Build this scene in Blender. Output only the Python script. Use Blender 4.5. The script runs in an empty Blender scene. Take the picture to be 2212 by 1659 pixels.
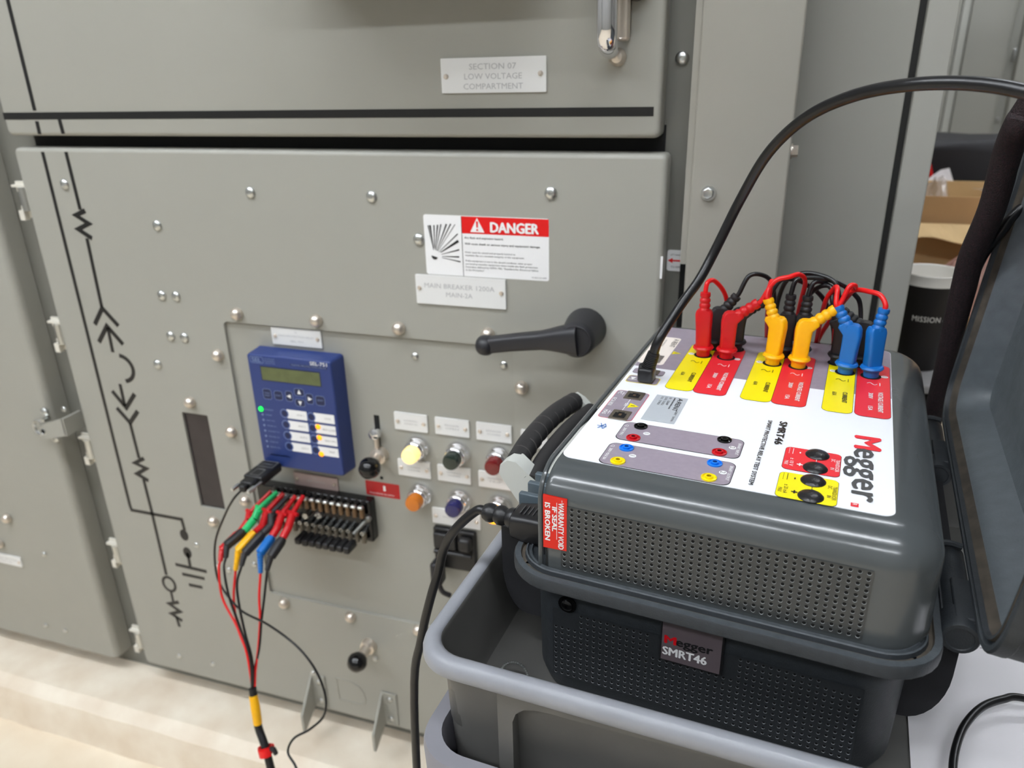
import bpy, math, random
from mathutils import Matrix, Vector
random.seed(7)
SC = bpy.context.scene
COL = SC.collection
# ------------------------------------------------------------------ camera, world, exposure
cam = bpy.data.cameras.new('camera'); cam_o = bpy.data.objects.new('camera', cam); COL.objects.link(cam_o)
cam.sensor_width = 36; cam.lens = 26.741
cam.clip_start = .02
R = ((0.94915726, -0.10038691, 0.29836716), (0.31406962, 0.3665986, -0.87576579), (-0.02146557, 0.92494752, 0.37948824))
cam_o.matrix_world = Matrix(((R[0][0], R[0][1], R[0][2], 0), (R[1][0], R[1][1], R[1][2], 0), (R[2][0], R[2][1], R[2][2], 1.2), (0, 0, 0, 1)))
cam.dof.use_dof = True; cam.dof.focus_distance = .58; cam.dof.aperture_fstop = 7.5
SC.camera = cam_o
w = bpy.data.worlds.new('world'); SC.world = w; w.use_nodes = True
w.node_tree.nodes['Background'].inputs[0].default_value = (.9, .95, 1, 1); w.node_tree.nodes['Background'].inputs[1].default_value = .3
SC.view_settings.view_transform = 'Standard'; SC.view_settings.look = 'None'; SC.view_settings.gamma = 1
SC.view_settings.exposure = 1.08
SC.view_settings.use_curve_mapping = False
SC.cycles.max_bounces = 8
LAMP = 30.0      # emission of the ceiling tubes

# ------------------------------------------------------------------ materials
def lin(c):
    return tuple((v/255/12.92 if v/255 <= .04045 else ((v/255+.055)/1.055)**2.4) for v in c)
MATS = {}
def mat(name, rgb, rough=.5, metal=0, noise=0, nscale=40, bump=0, bscale=200, emit=0, alpha=1, trans=0, coat=0, rvar=0, second=None, stretch=None):
    if name in MATS: return MATS[name]
    m = bpy.data.materials.new(name); m.use_nodes = True; MATS[name] = m
    nt = m.node_tree; b = nt.nodes['Principled BSDF']
    c = lin(rgb)
    b.inputs['Base Color'].default_value = (*c, 1); b.inputs['Roughness'].default_value = rough; b.inputs['Metallic'].default_value = metal
    if coat: b.inputs['Coat Weight'].default_value = coat; b.inputs['Coat Roughness'].default_value = .12
    if alpha < 1: b.inputs['Alpha'].default_value = alpha
    if trans: b.inputs['Transmission Weight'].default_value = trans
    if emit:
        b.inputs['Emission Color'].default_value = (*c, 1); b.inputs['Emission Strength'].default_value = emit
    if noise or bump or rvar:
        tc = nt.nodes.new('ShaderNodeTexCoord'); src = tc.outputs['Object']
        if stretch:
            mp = nt.nodes.new('ShaderNodeMapping'); mp.inputs['Scale'].default_value = stretch
            nt.links.new(src, mp.inputs['Vector']); src = mp.outputs['Vector']
    if noise:
        n = nt.nodes.new('ShaderNodeTexNoise'); n.inputs['Scale'].default_value = nscale; n.inputs['Detail'].default_value = 6
        r = nt.nodes.new('ShaderNodeValToRGB'); nt.links.new(src, n.inputs['Vector']); nt.links.new(n.outputs['Fac'], r.inputs['Fac'])
        r.color_ramp.elements[0].position = .3; r.color_ramp.elements[1].position = .7
        s2 = lin(second) if second else tuple(min(1, v*(1+noise)) for v in c)
        r.color_ramp.elements[0].color = (*[v*(1-noise) for v in c], 1) if not second else (*c, 1)
        r.color_ramp.elements[1].color = (*s2, 1)
        nt.links.new(r.outputs['Color'], b.inputs['Base Color'])
    if rvar:
        n = nt.nodes.new('ShaderNodeTexNoise'); n.inputs['Scale'].default_value = 25; n.inputs['Detail'].default_value = 8
        mr = nt.nodes.new('ShaderNodeMapRange'); mr.inputs['From Min'].default_value = .3; mr.inputs['From Max'].default_value = .7
        mr.inputs['To Min'].default_value = max(0, rough-rvar); mr.inputs['To Max'].default_value = min(1, rough+rvar)
        nt.links.new(src, n.inputs['Vector']); nt.links.new(n.outputs['Fac'], mr.inputs['Value']); nt.links.new(mr.outputs[0], b.inputs['Roughness'])
    if bump:
        n = nt.nodes.new('ShaderNodeTexNoise'); n.inputs['Scale'].default_value = bscale; n.inputs['Detail'].default_value = 4
        bp = nt.nodes.new('ShaderNodeBump'); bp.inputs['Strength'].default_value = bump; bp.inputs['Distance'].default_value = .001
        nt.links.new(src, n.inputs['Vector']); nt.links.new(n.outputs['Fac'], bp.inputs['Height']); nt.links.new(bp.outputs['Normal'], b.inputs['Normal'])
    return m
paint = mat('cabinet_grey_paint', (159, 158, 149), .42, noise=.02, nscale=3, bump=.06, bscale=500, rvar=.05)
paint_d = mat('frame_grey_paint', (118, 117, 110), .45, noise=.03, nscale=4)
tape = mat('black_mimic_tape', (22, 22, 22), .4)
zinc = mat('zinc_plated_steel', (205, 207, 205), .28, metal=1)
nickel = mat('cream_nickel', (222, 212, 200), .33, metal=.85)
chrome = mat('chrome', (235, 235, 238), .06, metal=1)
dark = mat('dark_void', (14, 14, 14), .8)
black = mat('black_plastic', (24, 24, 26), .38, bump=.05, bscale=600)
blackg = mat('black_gloss', (13, 13, 14), .14)
handlem = mat('black_handle_plastic', (38, 38, 42), .42, bump=.1, bscale=900)
white = mat('white_print', (238, 238, 238), .4)
engr = mat('engraving', (176, 176, 176), .6)
whitep = mat('white_engraved_plate', (226, 226, 224), .35)
red = mat('red_print', (226, 6, 10), .35)
redlab = mat('red_label', (176, 20, 24), .4)
lgrey = mat('grey_print', (120, 120, 120), .5)
ink = mat('black_print', (25, 25, 27), .45)
blue = mat('relay_blue', (38, 58, 118), .42, bump=.05, bscale=500)
blue_d = mat('relay_dark_blue', (14, 28, 72), .4)
blue_l = mat('relay_line_blue', (122, 140, 182), .5)
lcdm = mat('lcd_green', (92, 100, 62), .3, noise=.15, nscale=60)
ledg = mat('green_led', (6, 240, 70), .3, emit=.8)
leda = mat('amber_led', (255, 150, 8), .3, emit=.75)
unitm = mat('unit_grey_gloss', (76, 80, 81), .22, noise=.015, nscale=60, bump=.03, bscale=400, coat=.2, rvar=.05)
casem = mat('case_charcoal', (46, 50, 54), .5, noise=.12, nscale=160, bump=.25, bscale=900, rvar=.08)
casel = mat('case_rim_worn', (66, 71, 75), .45, noise=.16, nscale=200, bump=.2, bscale=900)
seal = mat('seal_groove_dirt', (74, 67, 58), .8, noise=.4, nscale=60)
lidm = mat('lid_inner_scuffed', (92, 98, 102), .42, noise=.1, nscale=90, bump=.2, bscale=500, rvar=.08)
flapm = mat('black_skirt', (34, 34, 37), .8, bump=.2, bscale=900)
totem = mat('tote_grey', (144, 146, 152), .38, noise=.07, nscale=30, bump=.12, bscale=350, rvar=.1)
tote_shade = mat('tote_wall_shaded', (94, 93, 90), .5, noise=.08, nscale=18, bump=.1, bscale=300)  # darker tote grey; the shade on the walls is put into the colour
cartm = mat('cart_grey', (132, 131, 138), .5, noise=.04, nscale=20)
labelm = mat('unit_label_white', (240, 242, 247), .35)
mauve = mat('unit_label_mauve', (152, 141, 153), .38, noise=.05, nscale=250)
yel = mat('label_yellow', (247, 229, 0), .4)
redz = mat('label_red', (232, 44, 54), .4)
redj = mat('red_rubber', (205, 14, 24), .38)
redw = mat('red_wire', (228, 24, 26), .33)
yelj = mat('yellow_rubber', (252, 186, 0), .4)
bluj = mat('blue_rubber', (20, 108, 190), .38)
blkj = mat('black_rubber', (34, 33, 36), .5)
blkw = mat('black_wire', (20, 20, 22), .3)
greenj = mat('green_rubber', (8, 196, 112), .4)
gripm = mat('handle_grip_rubber', (42, 41, 42), .62, bump=.15, bscale=600)
gripe = mat('handle_end_grey', (196, 198, 192), .5)
finm = mat('fin_slate', (78, 90, 98), .45)
silverlab = mat('silver_sticker', (192, 198, 204), .4, metal=.15)
creamlab = mat('cream_sticker', (240, 230, 220), .5)
hole = mat('black_hole', (3, 3, 3), .9)
metald = mat('port_metal', (150, 140, 128), .35, metal=.9)
holerim = mat('vent_grey_shaded', (60, 62, 62), .32, metal=0, rvar=.05)  # unit grey darkened; shade over the front face is put into it
lholerim = mat('lower_vent_charcoal', (40, 43, 46), .5, bump=.2, bscale=700)
conc = mat('painted_concrete_beige', (220, 204, 182), .6, noise=.5, nscale=12, second=(238, 228, 210), bump=.5, bscale=45)
floorm = mat('floor_beige', (222, 204, 178), .55, noise=.5, nscale=8, second=(238, 226, 204), bump=.3, bscale=60)
wallm = mat('wall_white', (150, 150, 148), .8, bump=.05)
ceilm = mat('ceiling_grey', (120, 120, 120), .9)
tubem = mat('lamp_diffuser', (244, 249, 255), .5, emit=LAMP)
paperm = mat('paper_white', (244, 241, 244), .7, noise=.015, nscale=8)
card = mat('cardboard', (192, 152, 106), .8, noise=.06, nscale=12)
cardl = mat('cardboard_inner', (216, 184, 134), .8, noise=.05, nscale=12)
plast = mat('clear_plastic_film', (232, 225, 222), .18, alpha=.42, bump=.4, bscale=30)
bagm = mat('black_nylon', (32, 30, 34), .62, bump=.5, bscale=60)
cupm = mat('cup_black', (22, 18, 16), .5)
cupw = mat('cup_white', (240, 236, 228), .5)
farm = mat('far_cabinet_paint', (168, 167, 158), .45, noise=.02, nscale=3)
wood = mat('wood', (206, 160, 92), .6, noise=.2, nscale=8, stretch=(1, 12, 12))
bluer = mat('blue_plastic', (44, 132, 220), .35)
sleeve = mat('braided_sleeve', (30, 14, 18), .7, noise=.9, nscale=500, bump=1.0, bscale=900)
pinkp = mat('taupe_plate', (172, 152, 146), .4)
brass = mat('brown_brass', (120, 96, 72), .4, metal=.6)

# ------------------------------------------------------------------ mesh builder
class MB:
    def __init__(s): s.v = []; s.f = []; s.m = []
    def add(s, vs, fs, mi=0):
        o = len(s.v); s.v += [tuple(v) for v in vs]
        for f in fs: s.f.append(tuple(i+o for i in f)); s.m.append(mi)
        return s
    def box(s, a, b, mi=0):
        x0, y0, z0 = a; x1, y1, z1 = b
        vs = [(x0,y0,z0),(x1,y0,z0),(x1,y1,z0),(x0,y1,z0),(x0,y0,z1),(x1,y0,z1),(x1,y1,z1),(x0,y1,z1)]
        return s.add(vs, [(0,3,2,1),(4,5,6,7),(0,1,5,4),(1,2,6,5),(2,3,7,6),(3,0,4,7)], mi)
    def rbox(s, a, b, r=.003, mi=0, axis='z', n=4):
        # box with rounded edges: loft of rounded rectangles along axis
        lo = list(a); hi = list(b)
        ax = 'xyz'.index(axis); u, v = [i for i in range(3) if i != ax]
        rings = []
        for k in range(n+1):
            t = math.pi/2*k/n; ins = r*(1-math.sin(t)); z = lo[ax]+r*(1-math.cos(t))
            rings.append((ins, z))
        for k in range(n, -1, -1):
            t = math.pi/2*k/n; ins = r*(1-math.sin(t)); z = hi[ax]-r*(1-math.cos(t))
            rings.append((ins, z))
        L = []
        for ins, z in rings:
            pts = rrect(lo[u]+ins, hi[u]-ins, lo[v]+ins, hi[v]-ins, max(r-ins*.3, 1e-4), n)
            ring = []
            for p, q in pts:
                c = [0, 0, 0]; c[ax] = z; c[u] = p; c[v] = q; ring.append(tuple(c))
            L.append(ring)
        return s.loft(L, mi=mi)
    def loft(s, rings, mi=0, caps=(True, True), closed=True, mis=None):
        o = len(s.v); n = len(rings[0])
        for r in rings: s.v += [tuple(p) for p in r]
        for k in range(len(rings)-1):
            mm = mis[k] if mis else mi
            for i in range(n if closed else n-1):
                j = (i+1) % n
                s.f.append((o+k*n+i, o+k*n+j, o+(k+1)*n+j, o+(k+1)*n+i)); s.m.append(mm)
        if caps[0]: s.f.append(tuple(o+i for i in range(n))[::-1]); s.m.append(mis[0] if mis else mi)
        if caps[1]: s.f.append(tuple(o+(len(rings)-1)*n+i for i in range(n))); s.m.append(mis[-1] if mis else mi)
        return s
    def tube(s, pts, r, n=12, mi=0, sub=1, prof=None, up=None):
        P = [Vector(p) for p in pts]
        rr = list(r) if isinstance(r, (list, tuple)) else [r]*len(P)
        if sub > 1:
            Q = []; RR = []
            for i in range(len(P)-1):
                p0 = P[i-1] if i > 0 else P[i]*2-P[i+1]; p1 = P[i]; p2 = P[i+1]; p3 = P[i+2] if i+2 < len(P) else P[i+1]*2-P[i]
                for k in range(sub):
                    t = k/sub
                    Q.append(.5*((2*p1)+(p2-p0)*t+(2*p0-5*p1+4*p2-p3)*t*t+(3*p1-3*p2+p3-p0)*t**3)); RR.append(rr[i]*(1-t)+rr[i+1]*t)
            Q.append(P[-1]); RR.append(rr[-1]); P = Q; rr = RR
        rings = []; nrm = None
        for i, p in enumerate(P):
            t = (P[min(i+1, len(P)-1)]-P[max(i-1, 0)])
            if t.length < 1e-9: t = Vector((0, 0, 1))
            t.normalize()
            if nrm is None:
                a = Vector(up) if up else (Vector((0, 0, 1)) if abs(t.z) < .9 else Vector((1, 0, 0)))
                nrm = (a-t*a.dot(t)).normalized()
            else: nrm = (nrm-t*nrm.dot(t)).normalized()
            bn = t.cross(nrm)
            if prof: ring = [p+(nrm*b_+bn*a_)*rr[i] for a_, b_ in prof]
            else: ring = [p+(nrm*math.cos(2*math.pi*k/n)+bn*math.sin(2*math.pi*k/n))*rr[i] for k in range(n)]
            rings.append(ring)
        return s.loft(rings, mi=mi)
    def cyl(s, a, b, r, r2=None, n=20, mi=0): return s.tube([a, b], [r, r if r2 is None else r2], n=n, mi=mi)
    def lathe(s, o, d, prof, n=24, mi=0, mis=None, caps=(True, True)):
        # prof: (radius, height) along direction d from o
        o = Vector(o); d = Vector(d).normalized(); a = Vector((0, 0, 1)) if abs(d.z) < .9 else Vector((1, 0, 0))
        u = (a-d*a.dot(d)).normalized(); v = d.cross(u)
        rings = [[o+d*h+(u*math.cos(2*math.pi*k/n)+v*math.sin(2*math.pi*k/n))*max(r, 1e-5) for k in range(n)] for r, h in prof]
        return s.loft(rings, mi=mi, mis=mis, caps=caps)
    def poly(s, pts, mi=0): return s.add(pts, [tuple(range(len(pts)))], mi)
    def prism(s, pts, d, mi=0):
        d = Vector(d); return s.loft([pts, [tuple(Vector(p)+d) for p in pts]], mi=mi)
    def strip(s, pts, w, d, nrm, mi=0, tip=0):
        # flat tape following 3d pts lying in plane with normal nrm, thickness d
        N = Vector(nrm).normalized(); P = [Vector(p) for p in pts]; L = []; Rr = []
        for i, p in enumerate(P):
            t1 = (P[i]-P[i-1]).normalized() if i > 0 else None; t2 = (P[i+1]-P[i]).normalized() if i+1 < len(P) else None
            if t1 is None: m = t2.cross(N)*w/2
            elif t2 is None: m = t1.cross(N)*w/2
            else:
                b = (t1.cross(N)+t2.cross(N)); 
                if b.length < .3: b = t1.cross(N)
                b.normalize(); m = b*(w/2)/max(.45, b.dot(t1.cross(N)))
            L.append(p+m); Rr.append(p-m)
        n = len(P)
        vs = [tuple(q) for q in L+Rr]+[tuple(q+N*d) for q in L+Rr]
        fs = []
        for i in range(n-1):
            fs += [(2*n+i, 2*n+i+1, 3*n+i+1, 3*n+i), (i, n+i, n+i+1, i+1), (i, i+1, 2*n+i+1, 2*n+i), (n+i, 3*n+i, 3*n+i+1, n+i+1)]
        fs += [(0, 2*n, 3*n, n), (n-1, 2*n-1, 4*n-1, 3*n-1)]
        return s.add(vs, fs, mi)
def rrect(x0, x1, y0, y1, r, n=6):
    if not isinstance(r, (list, tuple)): r = [r]*4
    pts = []
    for (cx, cy, sx, sy, a0, rr) in ((x1, y0, -1, 1, -90, r[1]), (x1, y1, -1, -1, 0, r[2]), (x0, y1, 1, -1, 90, r[3]), (x0, y0, 1, 1, 180, r[0])):
        for k in range(n+1):
            a = math.radians(a0+90*k/n); pts.append((cx+sx*rr+rr*math.cos(a), cy+sy*rr+rr*math.sin(a)))
    return pts
_tc = {}
def text2d(txt, h, cx=1.0, bold=0, align='LEFT', spacing=1.0):
    """letters as flat faces; h = capital height in metres, origin at the left (or centre) of the baseline"""
    key = (txt, spacing)
    if key not in _tc:
        c = bpy.data.curves.new('t', 'FONT'); c.body = txt; c.size = 1; c.resolution_u = 2; c.offset = 0; c.space_character = spacing
        o = bpy.data.objects.new('t', c); COL.objects.link(o)
        dg = bpy.context.evaluated_depsgraph_get(); me = o.evaluated_get(dg).to_mesh()
        vs = [(v.co.x, v.co.y) for v in me.vertices]; fs = [tuple(p.vertices) for p in me.polygons]
        o.evaluated_get(dg).to_mesh_clear(); COL.objects.unlink(o); bpy.data.objects.remove(o); bpy.data.curves.remove(c)
        _tc[key] = (vs, fs)
    vs, fs = _tc[key]
    s = h/.69
    if not vs: return [], []
    xmax = max(v[0] for v in vs); off = 0 if align == 'LEFT' else -xmax/2
    return [((x+off)*s*cx, y*s) for x, y in vs], fs
def put_text(mb, txt, h, origin, ux, uy, mi=0, **k):
    vs, fs = text2d(txt, h, **k); O = Vector(origin); U = Vector(ux); V = Vector(uy)
    b = k.get('bold', 0)*h*1.3
    N = U.cross(V)*2.5e-5
    for j_, (dx_, dy_) in enumerate(((0, 0),) if not b else ((-b, 0), (b, 0), (0, b*.6), (0, -b*.6))):
        if vs: mb.add([O+U*(x+dx_)+V*(y+dy_)+N*j_ for x, y in vs], fs, mi)
def fit_text(mb, txt, h, length, origin, ux, uy, mi=0, align='LEFT', **k):
    vs, fs = text2d(txt, h, **k)
    if not vs: return
    Lx = max(v[0] for v in vs)-min(v[0] for v in vs)
    put_text(mb, txt, h, origin, ux, uy, mi, cx=length/Lx, align=align, **k)

# ------------------------------------------------------------------ objects
FR = {'w': Matrix.Identity(4), 'b': Matrix.Rotation(math.radians(-5.804), 4, 'Z'), 'c': Matrix.Rotation(math.radians(-3.5), 4, 'Z')}
BASE = {}
def tag(o, label=None, cat=None, group=None, kind=None):
    if label: o['label'] = label
    if cat: o['category'] = cat
    if group: o['group'] = group
    if kind: o['kind'] = kind
    return o
def thing(name, label, cat, base=(0, 0, 0), fr='w', group=None):
    o = bpy.data.objects.new(name, None); COL.objects.link(o); o.empty_display_size = .02
    o.matrix_world = FR[fr] @ Matrix.Translation(base); BASE[o.name] = Vector(base)
    return tag(o, label, cat, group)
def mkmesh(name, mb, mats, off=(0, 0, 0), smooth=True):
    me = bpy.data.meshes.new(name); off = Vector(off)
    me.from_pydata([tuple(Vector(v)-off) for v in mb.v], [], mb.f)
    for m in (mats if isinstance(mats, (list, tuple)) else [mats]): me.materials.append(m)
    me.polygons.foreach_set('material_index', mb.m)
    me.validate()
    import bmesh
    bm = bmesh.new(); bm.from_mesh(me); bmesh.ops.recalc_face_normals(bm, faces=bm.faces); bm.to_mesh(me); bm.free()
    if smooth:
        me.shade_smooth()
        try: me.set_sharp_from_angle(angle=math.radians(38))
        except Exception: pass
    return me
def part(name, mb, mats, parent, label=None, smooth=True):
    b = BASE[parent.name]
    o = bpy.data.objects.new(name, mkmesh(name, mb, mats, b, smooth)); COL.objects.link(o)
    o.parent = parent; BASE[o.name] = b
    if label: o['label'] = label
    return o
def solo(name, mb, mats, label, cat, base=(0, 0, 0), fr='w', group=None, kind=None, smooth=True):
    o = bpy.data.objects.new(name, mkmesh(name, mb, mats, base, smooth)); COL.objects.link(o)
    o.matrix_world = FR[fr] @ Matrix.Translation(base); BASE[o.name] = Vector(base)
    return tag(o, label, cat, group, kind)
def struct(name, mb, m, smooth=False):
    return solo(name, mb, m, None, None, kind='structure', smooth=smooth)
def inst(name, mesh, parent, pos):
    o = bpy.data.objects.new(name, mesh); COL.objects.link(o); o.parent = parent
    o.location = Vector(pos)-BASE[parent.name]; BASE[o.name] = BASE[parent.name]; return o
YD = .893    # front plane of the switchgear doors
OUT = (0, -1, 0)

# ================================================================== the room
struct('floor', MB().box((-3.6, -3.2, -.02), (3.6, 4.2, 0)), floorm)
struct('wall_left', MB().box((-3.62, -3.2, 0), (-3.6, 4.2, 3.4)), wallm)
struct('wall_right', MB().box((3.6, -3.2, 0), (3.62, 4.2, 3.4)), wallm)
struct('wall_back', MB().box((-3.6, 4.2, 0), (3.6, 4.22, 3.4)), wallm)
struct('wall_front', MB().box((-3.6, -3.22, 0), (3.6, -3.2, 3.4)), wallm)
struct('ceiling', MB().box((-3.6, -3.2, 3.4), (3.6, 4.2, 3.42)), ceilm)
pad = MB(); prof = [(1.6, 0), (.783, 0), (.797, .05), (.802, .066), (.826, .08), (1.6, .08)]
NX = 60; rings = []
for i in range(NX+1):
    x = -3.5+3.67*i/NX
    rings.append([(x, y+(random.uniform(-.0012, .0012) if 0 < j < 5 else 0), z+(random.uniform(-.0006, .0006) if 1 < j < 4 else 0)) for j, (y, z) in enumerate(prof)])
pad.loft(rings)
solo('concrete_pad', pad, conc, 'beige painted raised concrete pad under the grey switchgear', 'concrete pad', smooth=False)
def fixture(x, y, lab):
    t = thing('ceiling_light', lab, 'ceiling light', (x, y, 3.3), group='linear ceiling lights')
    part('housing', MB().box((x-.62, y-.07, 3.33), (x+.62, y+.07, 3.4)), wallm, t)
    part('diffuser', MB().rbox((x-.6, y-.045, 3.29), (x+.6, y+.045, 3.33), .015, axis='x'), tubem, t)
for (x, y) in ((-2.3, -.25), (-.95, -.25), (.40, -.25), (-2.3, -.85), (-2.3, -1.95), (-.75, -1.95), (.80, -1.95), (2.3, 2.6), (.6, 2.3)):  # the lone mid-row fixture at far left is added to brighten that side
    fixture(x, y, 'white linear ceiling light fixture above the switchgear aisle')

# ================================================================== switchgear section
sw = thing('switchgear_cabinet', 'grey metal switchgear section with black mimic lines and two closed doors', 'electrical cabinet', (-.6, .93, .08))
fr = MB()
fr.box((-1.1645, .93, .08), (-.0875, 1.55, 2.2)); fr.box((-1.08, .9285, 1.1), (-.122, .93, 1.14), 1); fr.box((-.0965, .9285, .08), (-.0875, .93, 1.093), 1)
part('frame', fr, [paint_d, dark], sw)
def door_panel(x0, x1, z0, z1, hole_=None, r=.0055):
    """folded sheet door: front skin with rounded edges, optional rectangular openings"""
    d = MB(); y0 = YD; y1 = .925; n = 4
    outer = []
    for k in range(n+1):
        t = math.pi/2*k/n; ins = r*(1-math.sin(t)); outer.append([(p, y0+r*(1-math.cos(t)), q) for p, q in rrect(x0+ins, x1-ins, z0+ins, z1-ins, r+.001, 3)])
    outer.append([(p, y1, q) for p, q in rrect(x0, x1, z0, z1, r+.001, 3)])
    d.loft(outer, caps=(not hole_, False))
    if hole_:
        xs = sorted(set([x0+r, x1-r]+[h[0] for h in hole_]+[h[1] for h in hole_])); zs = sorted(set([z0+r, z1-r]+[h[2] for h in hole_]+[h[3] for h in hole_]))
        for i in range(len(xs)-1):
            for j in range(len(zs)-1):
                cx = (xs[i]+xs[i+1])/2; cz = (zs[j]+zs[j+1])/2
                if any(h[0] < cx < h[1] and h[2] < cz < h[3] for h in hole_): continue
                d.add([(xs[i], y0, zs[j]), (xs[i+1], y0, zs[j]), (xs[i+1], y0, zs[j+1]), (xs[i], y0, zs[j+1])], [(0, 1, 2, 3)])
        for (a, b, c, e, dep, rad) in hole_:
            f0 = rrect(a, b, c, e, 1e-4, 4); f1 = rrect(a, b, c, e, rad, 4)
            d.loft([[(p, y0, q) for p, q in f0], [(p, y0, q) for p, q in f1], [(p, y0+dep, q) for p, q in f1]], caps=(False, False))
    return d
# upper door
ud = part('upper_door', door_panel(-1.0888, -.124, 1.128, 2.1), paint, sw)
# lower door with relay opening and slotted window
HO = [(-.7575, -.302, .371, .865, .0055, .007), (-.8696, -.8196, .5263, .7028, .0045, .002)]
ld = part('lower_door', door_panel(-1.0863, -.114, .1285, 1.1109, HO), paint, sw)
part('relay_mounting_plate', MB().box((-.7575, YD+.005, .371), (-.302, YD+.009, .865)), mat('relay_plate_paint', (156, 155, 146), .42, noise=.02, nscale=3, bump=.06, bscale=500), ld)
part('viewing_window', MB().box((-.8696, YD+.004, .5263), (-.8196, YD+.007, .7028)), mat('smoked_window', (46, 40, 42), .12, noise=.2, nscale=15), ld, 'dark smoked window strip')
# mimic bus
def P3(p, y=YD): return (p[0], y, p[1])
T = MB(); kw = dict(d=.0004, nrm=OUT)
T.strip([P3((-1.0875, 1.1557)), P3((-.132, 1.1563))], .0098, **kw)
T.strip([P3((-1.0244, 2.05)), P3((-1.0244, 1.163))], .0066, **kw)
T.strip([P3((-1.0256, 1.1484)), P3((-1.0261, 1.1304))], .0066, **kw)
T.strip([P3((-.9822, 1.1508)), P3((-.9812, 1.1311))], .0066, **kw)
part('mimic_bus_tape', T, tape, ud, 'black horizontal bus tape', smooth=False)
T = MB()
def S(w, *p): T.strip([P3(q) for q in p], w, **kw)
S(.0062, (-1.029, 1.1056), (-1.0278, .5007), (-1.0262, .4917), (-.9176, .4917), (-.9160, .4700))
S(.0062, (-.9842, 1.106), (-.9828, 1.0225)); S(.0062, (-.9827, .9793), (-.9853, .8699))
S(.0062, (-.9829, .6692), (-.9812, .6021)); S(.0062, (-.9822, .5612), (-.9808, .5012), (-.9812, .3619))
for zz in ([(-0.9737, 1.0214), (-0.9939, 1.0138), (-0.9723, 1.0021), (-0.9958, 0.9928), (-0.9727, 0.9797)], [(-0.9706, 0.6036), (-0.9929, 0.5914), (-0.9706, 0.5842), (-0.9941, 0.57), (-0.9719, 0.5597)], [(-0.967, 0.3039), (-0.9906, 0.2948), (-0.9688, 0.2821), (-0.9908, 0.2716), (-0.9685, 0.2605)]):
    S(.0072, *zz)
for c in ([(-1.0081, .8401), (-.9848, .8688), (-.9602, .8413)], [(-1.0084, .8099), (-.9839, .8394), (-.9593, .8104)], [(-1.0052, .7245), (-.9837, .6964), (-.9588, .7243)], [(-1.0039, .694), (-.9829, .6692), (-.9605, .6933)]):
    S(.0075, *c)
S(.0062, (-.9827, .8373), (-.9843, .7947)); S(.0062, (-.985, .7392), (-.9855, .6986)); S(.0055, (-.9794, .3243), (-.9796, .3026))
S(.0062, (-.9807, .268), (-.9785, .2442)); S(.0062, (-.9208, .4221), (-.9212, .392))
arc = [(-.9751+.0255*math.cos(a)*.97, .768+.0225*math.sin(a)) for a in [math.radians(t) for t in range(84, -95, -15)]]
S(.0068, *arc)
S(.0055, *[(-.9796+.0135*math.cos(a), .3416+.0155*math.sin(a)) for a in [math.radians(t) for t in range(0, 361, 20)]])
for cx, cz in ((-.9194, .4593), (-.9208, .4221)):
    T.prism([(cx+.0088*math.cos(2*math.pi*k/20), YD, cz+.0115*math.sin(2*math.pi*k/20)) for k in range(20)], (0, -.0004, 0))
S(.0066, (-.9541, .3905), (-.8867, .3886)); S(.0062, (-.9433, .3717), (-.8947, .3717)); S(.0062, (-.9334, .3502), (-.9038, .3507))
part('mimic_single_line_diagram', T, tape, ld, 'black single-line diagram tape', smooth=False)
# fasteners
def pm(name, mb, mats): return mkmesh(name, mb, mats)
scr = pm('screw', MB().lathe((0, 0, 0), OUT, [(.0078, 0), (.0078, .0012), (.0068, .0028), (.0045, .0040), (.0022, .0044), (.0019, .0030), (0, .0029)], n=20), zinc)
capn = pm('cap_nut', MB().lathe((0, 0, 0), OUT, [(.0092, 0), (.0094, .0025), (.0088, .006), (.0068, .0092), (.0035, .0112), (0, .0118)], n=20), nickel)
scr_s = pm('small_screw', MB().lathe((0, 0, 0), OUT, [(.0052, 0), (.0052, .001), (.004, .0025), (.002, .0032), (0, .0033)], n=16), zinc)
scr_p = pm('plate_screw', MB().lathe((0, 0, 0), OUT, [(.0030, 0), (.0029, .0012), (.002, .0022), (0, .0025)], n=12), nickel)
for (x, z) in [(-1.0012, 1.0594), (-.6749, 1.0553), (-.4898, 1.0546), (-.2496, 1.0653), (-.8443, 1.0042), (-.8616, .8979), (-.8349, .8983), (-.8605, .8329), (-.8343, .8329), (-.8977, .7824), (-.4268, 1.0022)]:
    inst('screw', scr, ld, (x, YD, z))
for (x, z) in [(-.7283, .8795), (-.5945, .8797), (-.4653, .8786), (-.3355, .8810), (-.7757, .8104), (-.8464, .7234), (-.7761, .681), (-.29, .8102), (-.773, .5551), (-.8471, .5023), (-.729, .3577), (-.5994, .3586), (-.4745, .362)]:
    inst('cap_nut', capn, ld, (x, YD, z))
for (x, z) in [(-.8963, .4431), (-.8623, .4037), (-.8362, .4029), (-.7805, .4254), (-.9961, .1699), (-.9178, .1716), (-.6932, .2103), (-.7067, .1686), (-.5622, .2774), (-.4519, .1869)]:
    inst('small_screw', scr_s, ld, (x, YD, z))
for (x, z) in [(-.4475, .8373), (-.3167, .8374)]: inst('small_screw', scr_s, ld, (x, YD+.005, z))
inst('frame_screw', scr, sw, (-.1128+.004, .93, 1.2139-.004))
T = MB()   # seam of the relay plate edge and D opening
T.box((-.3555-.0, YD+.0045, .3711), (-.3548, YD+.0052, .862))
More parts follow.
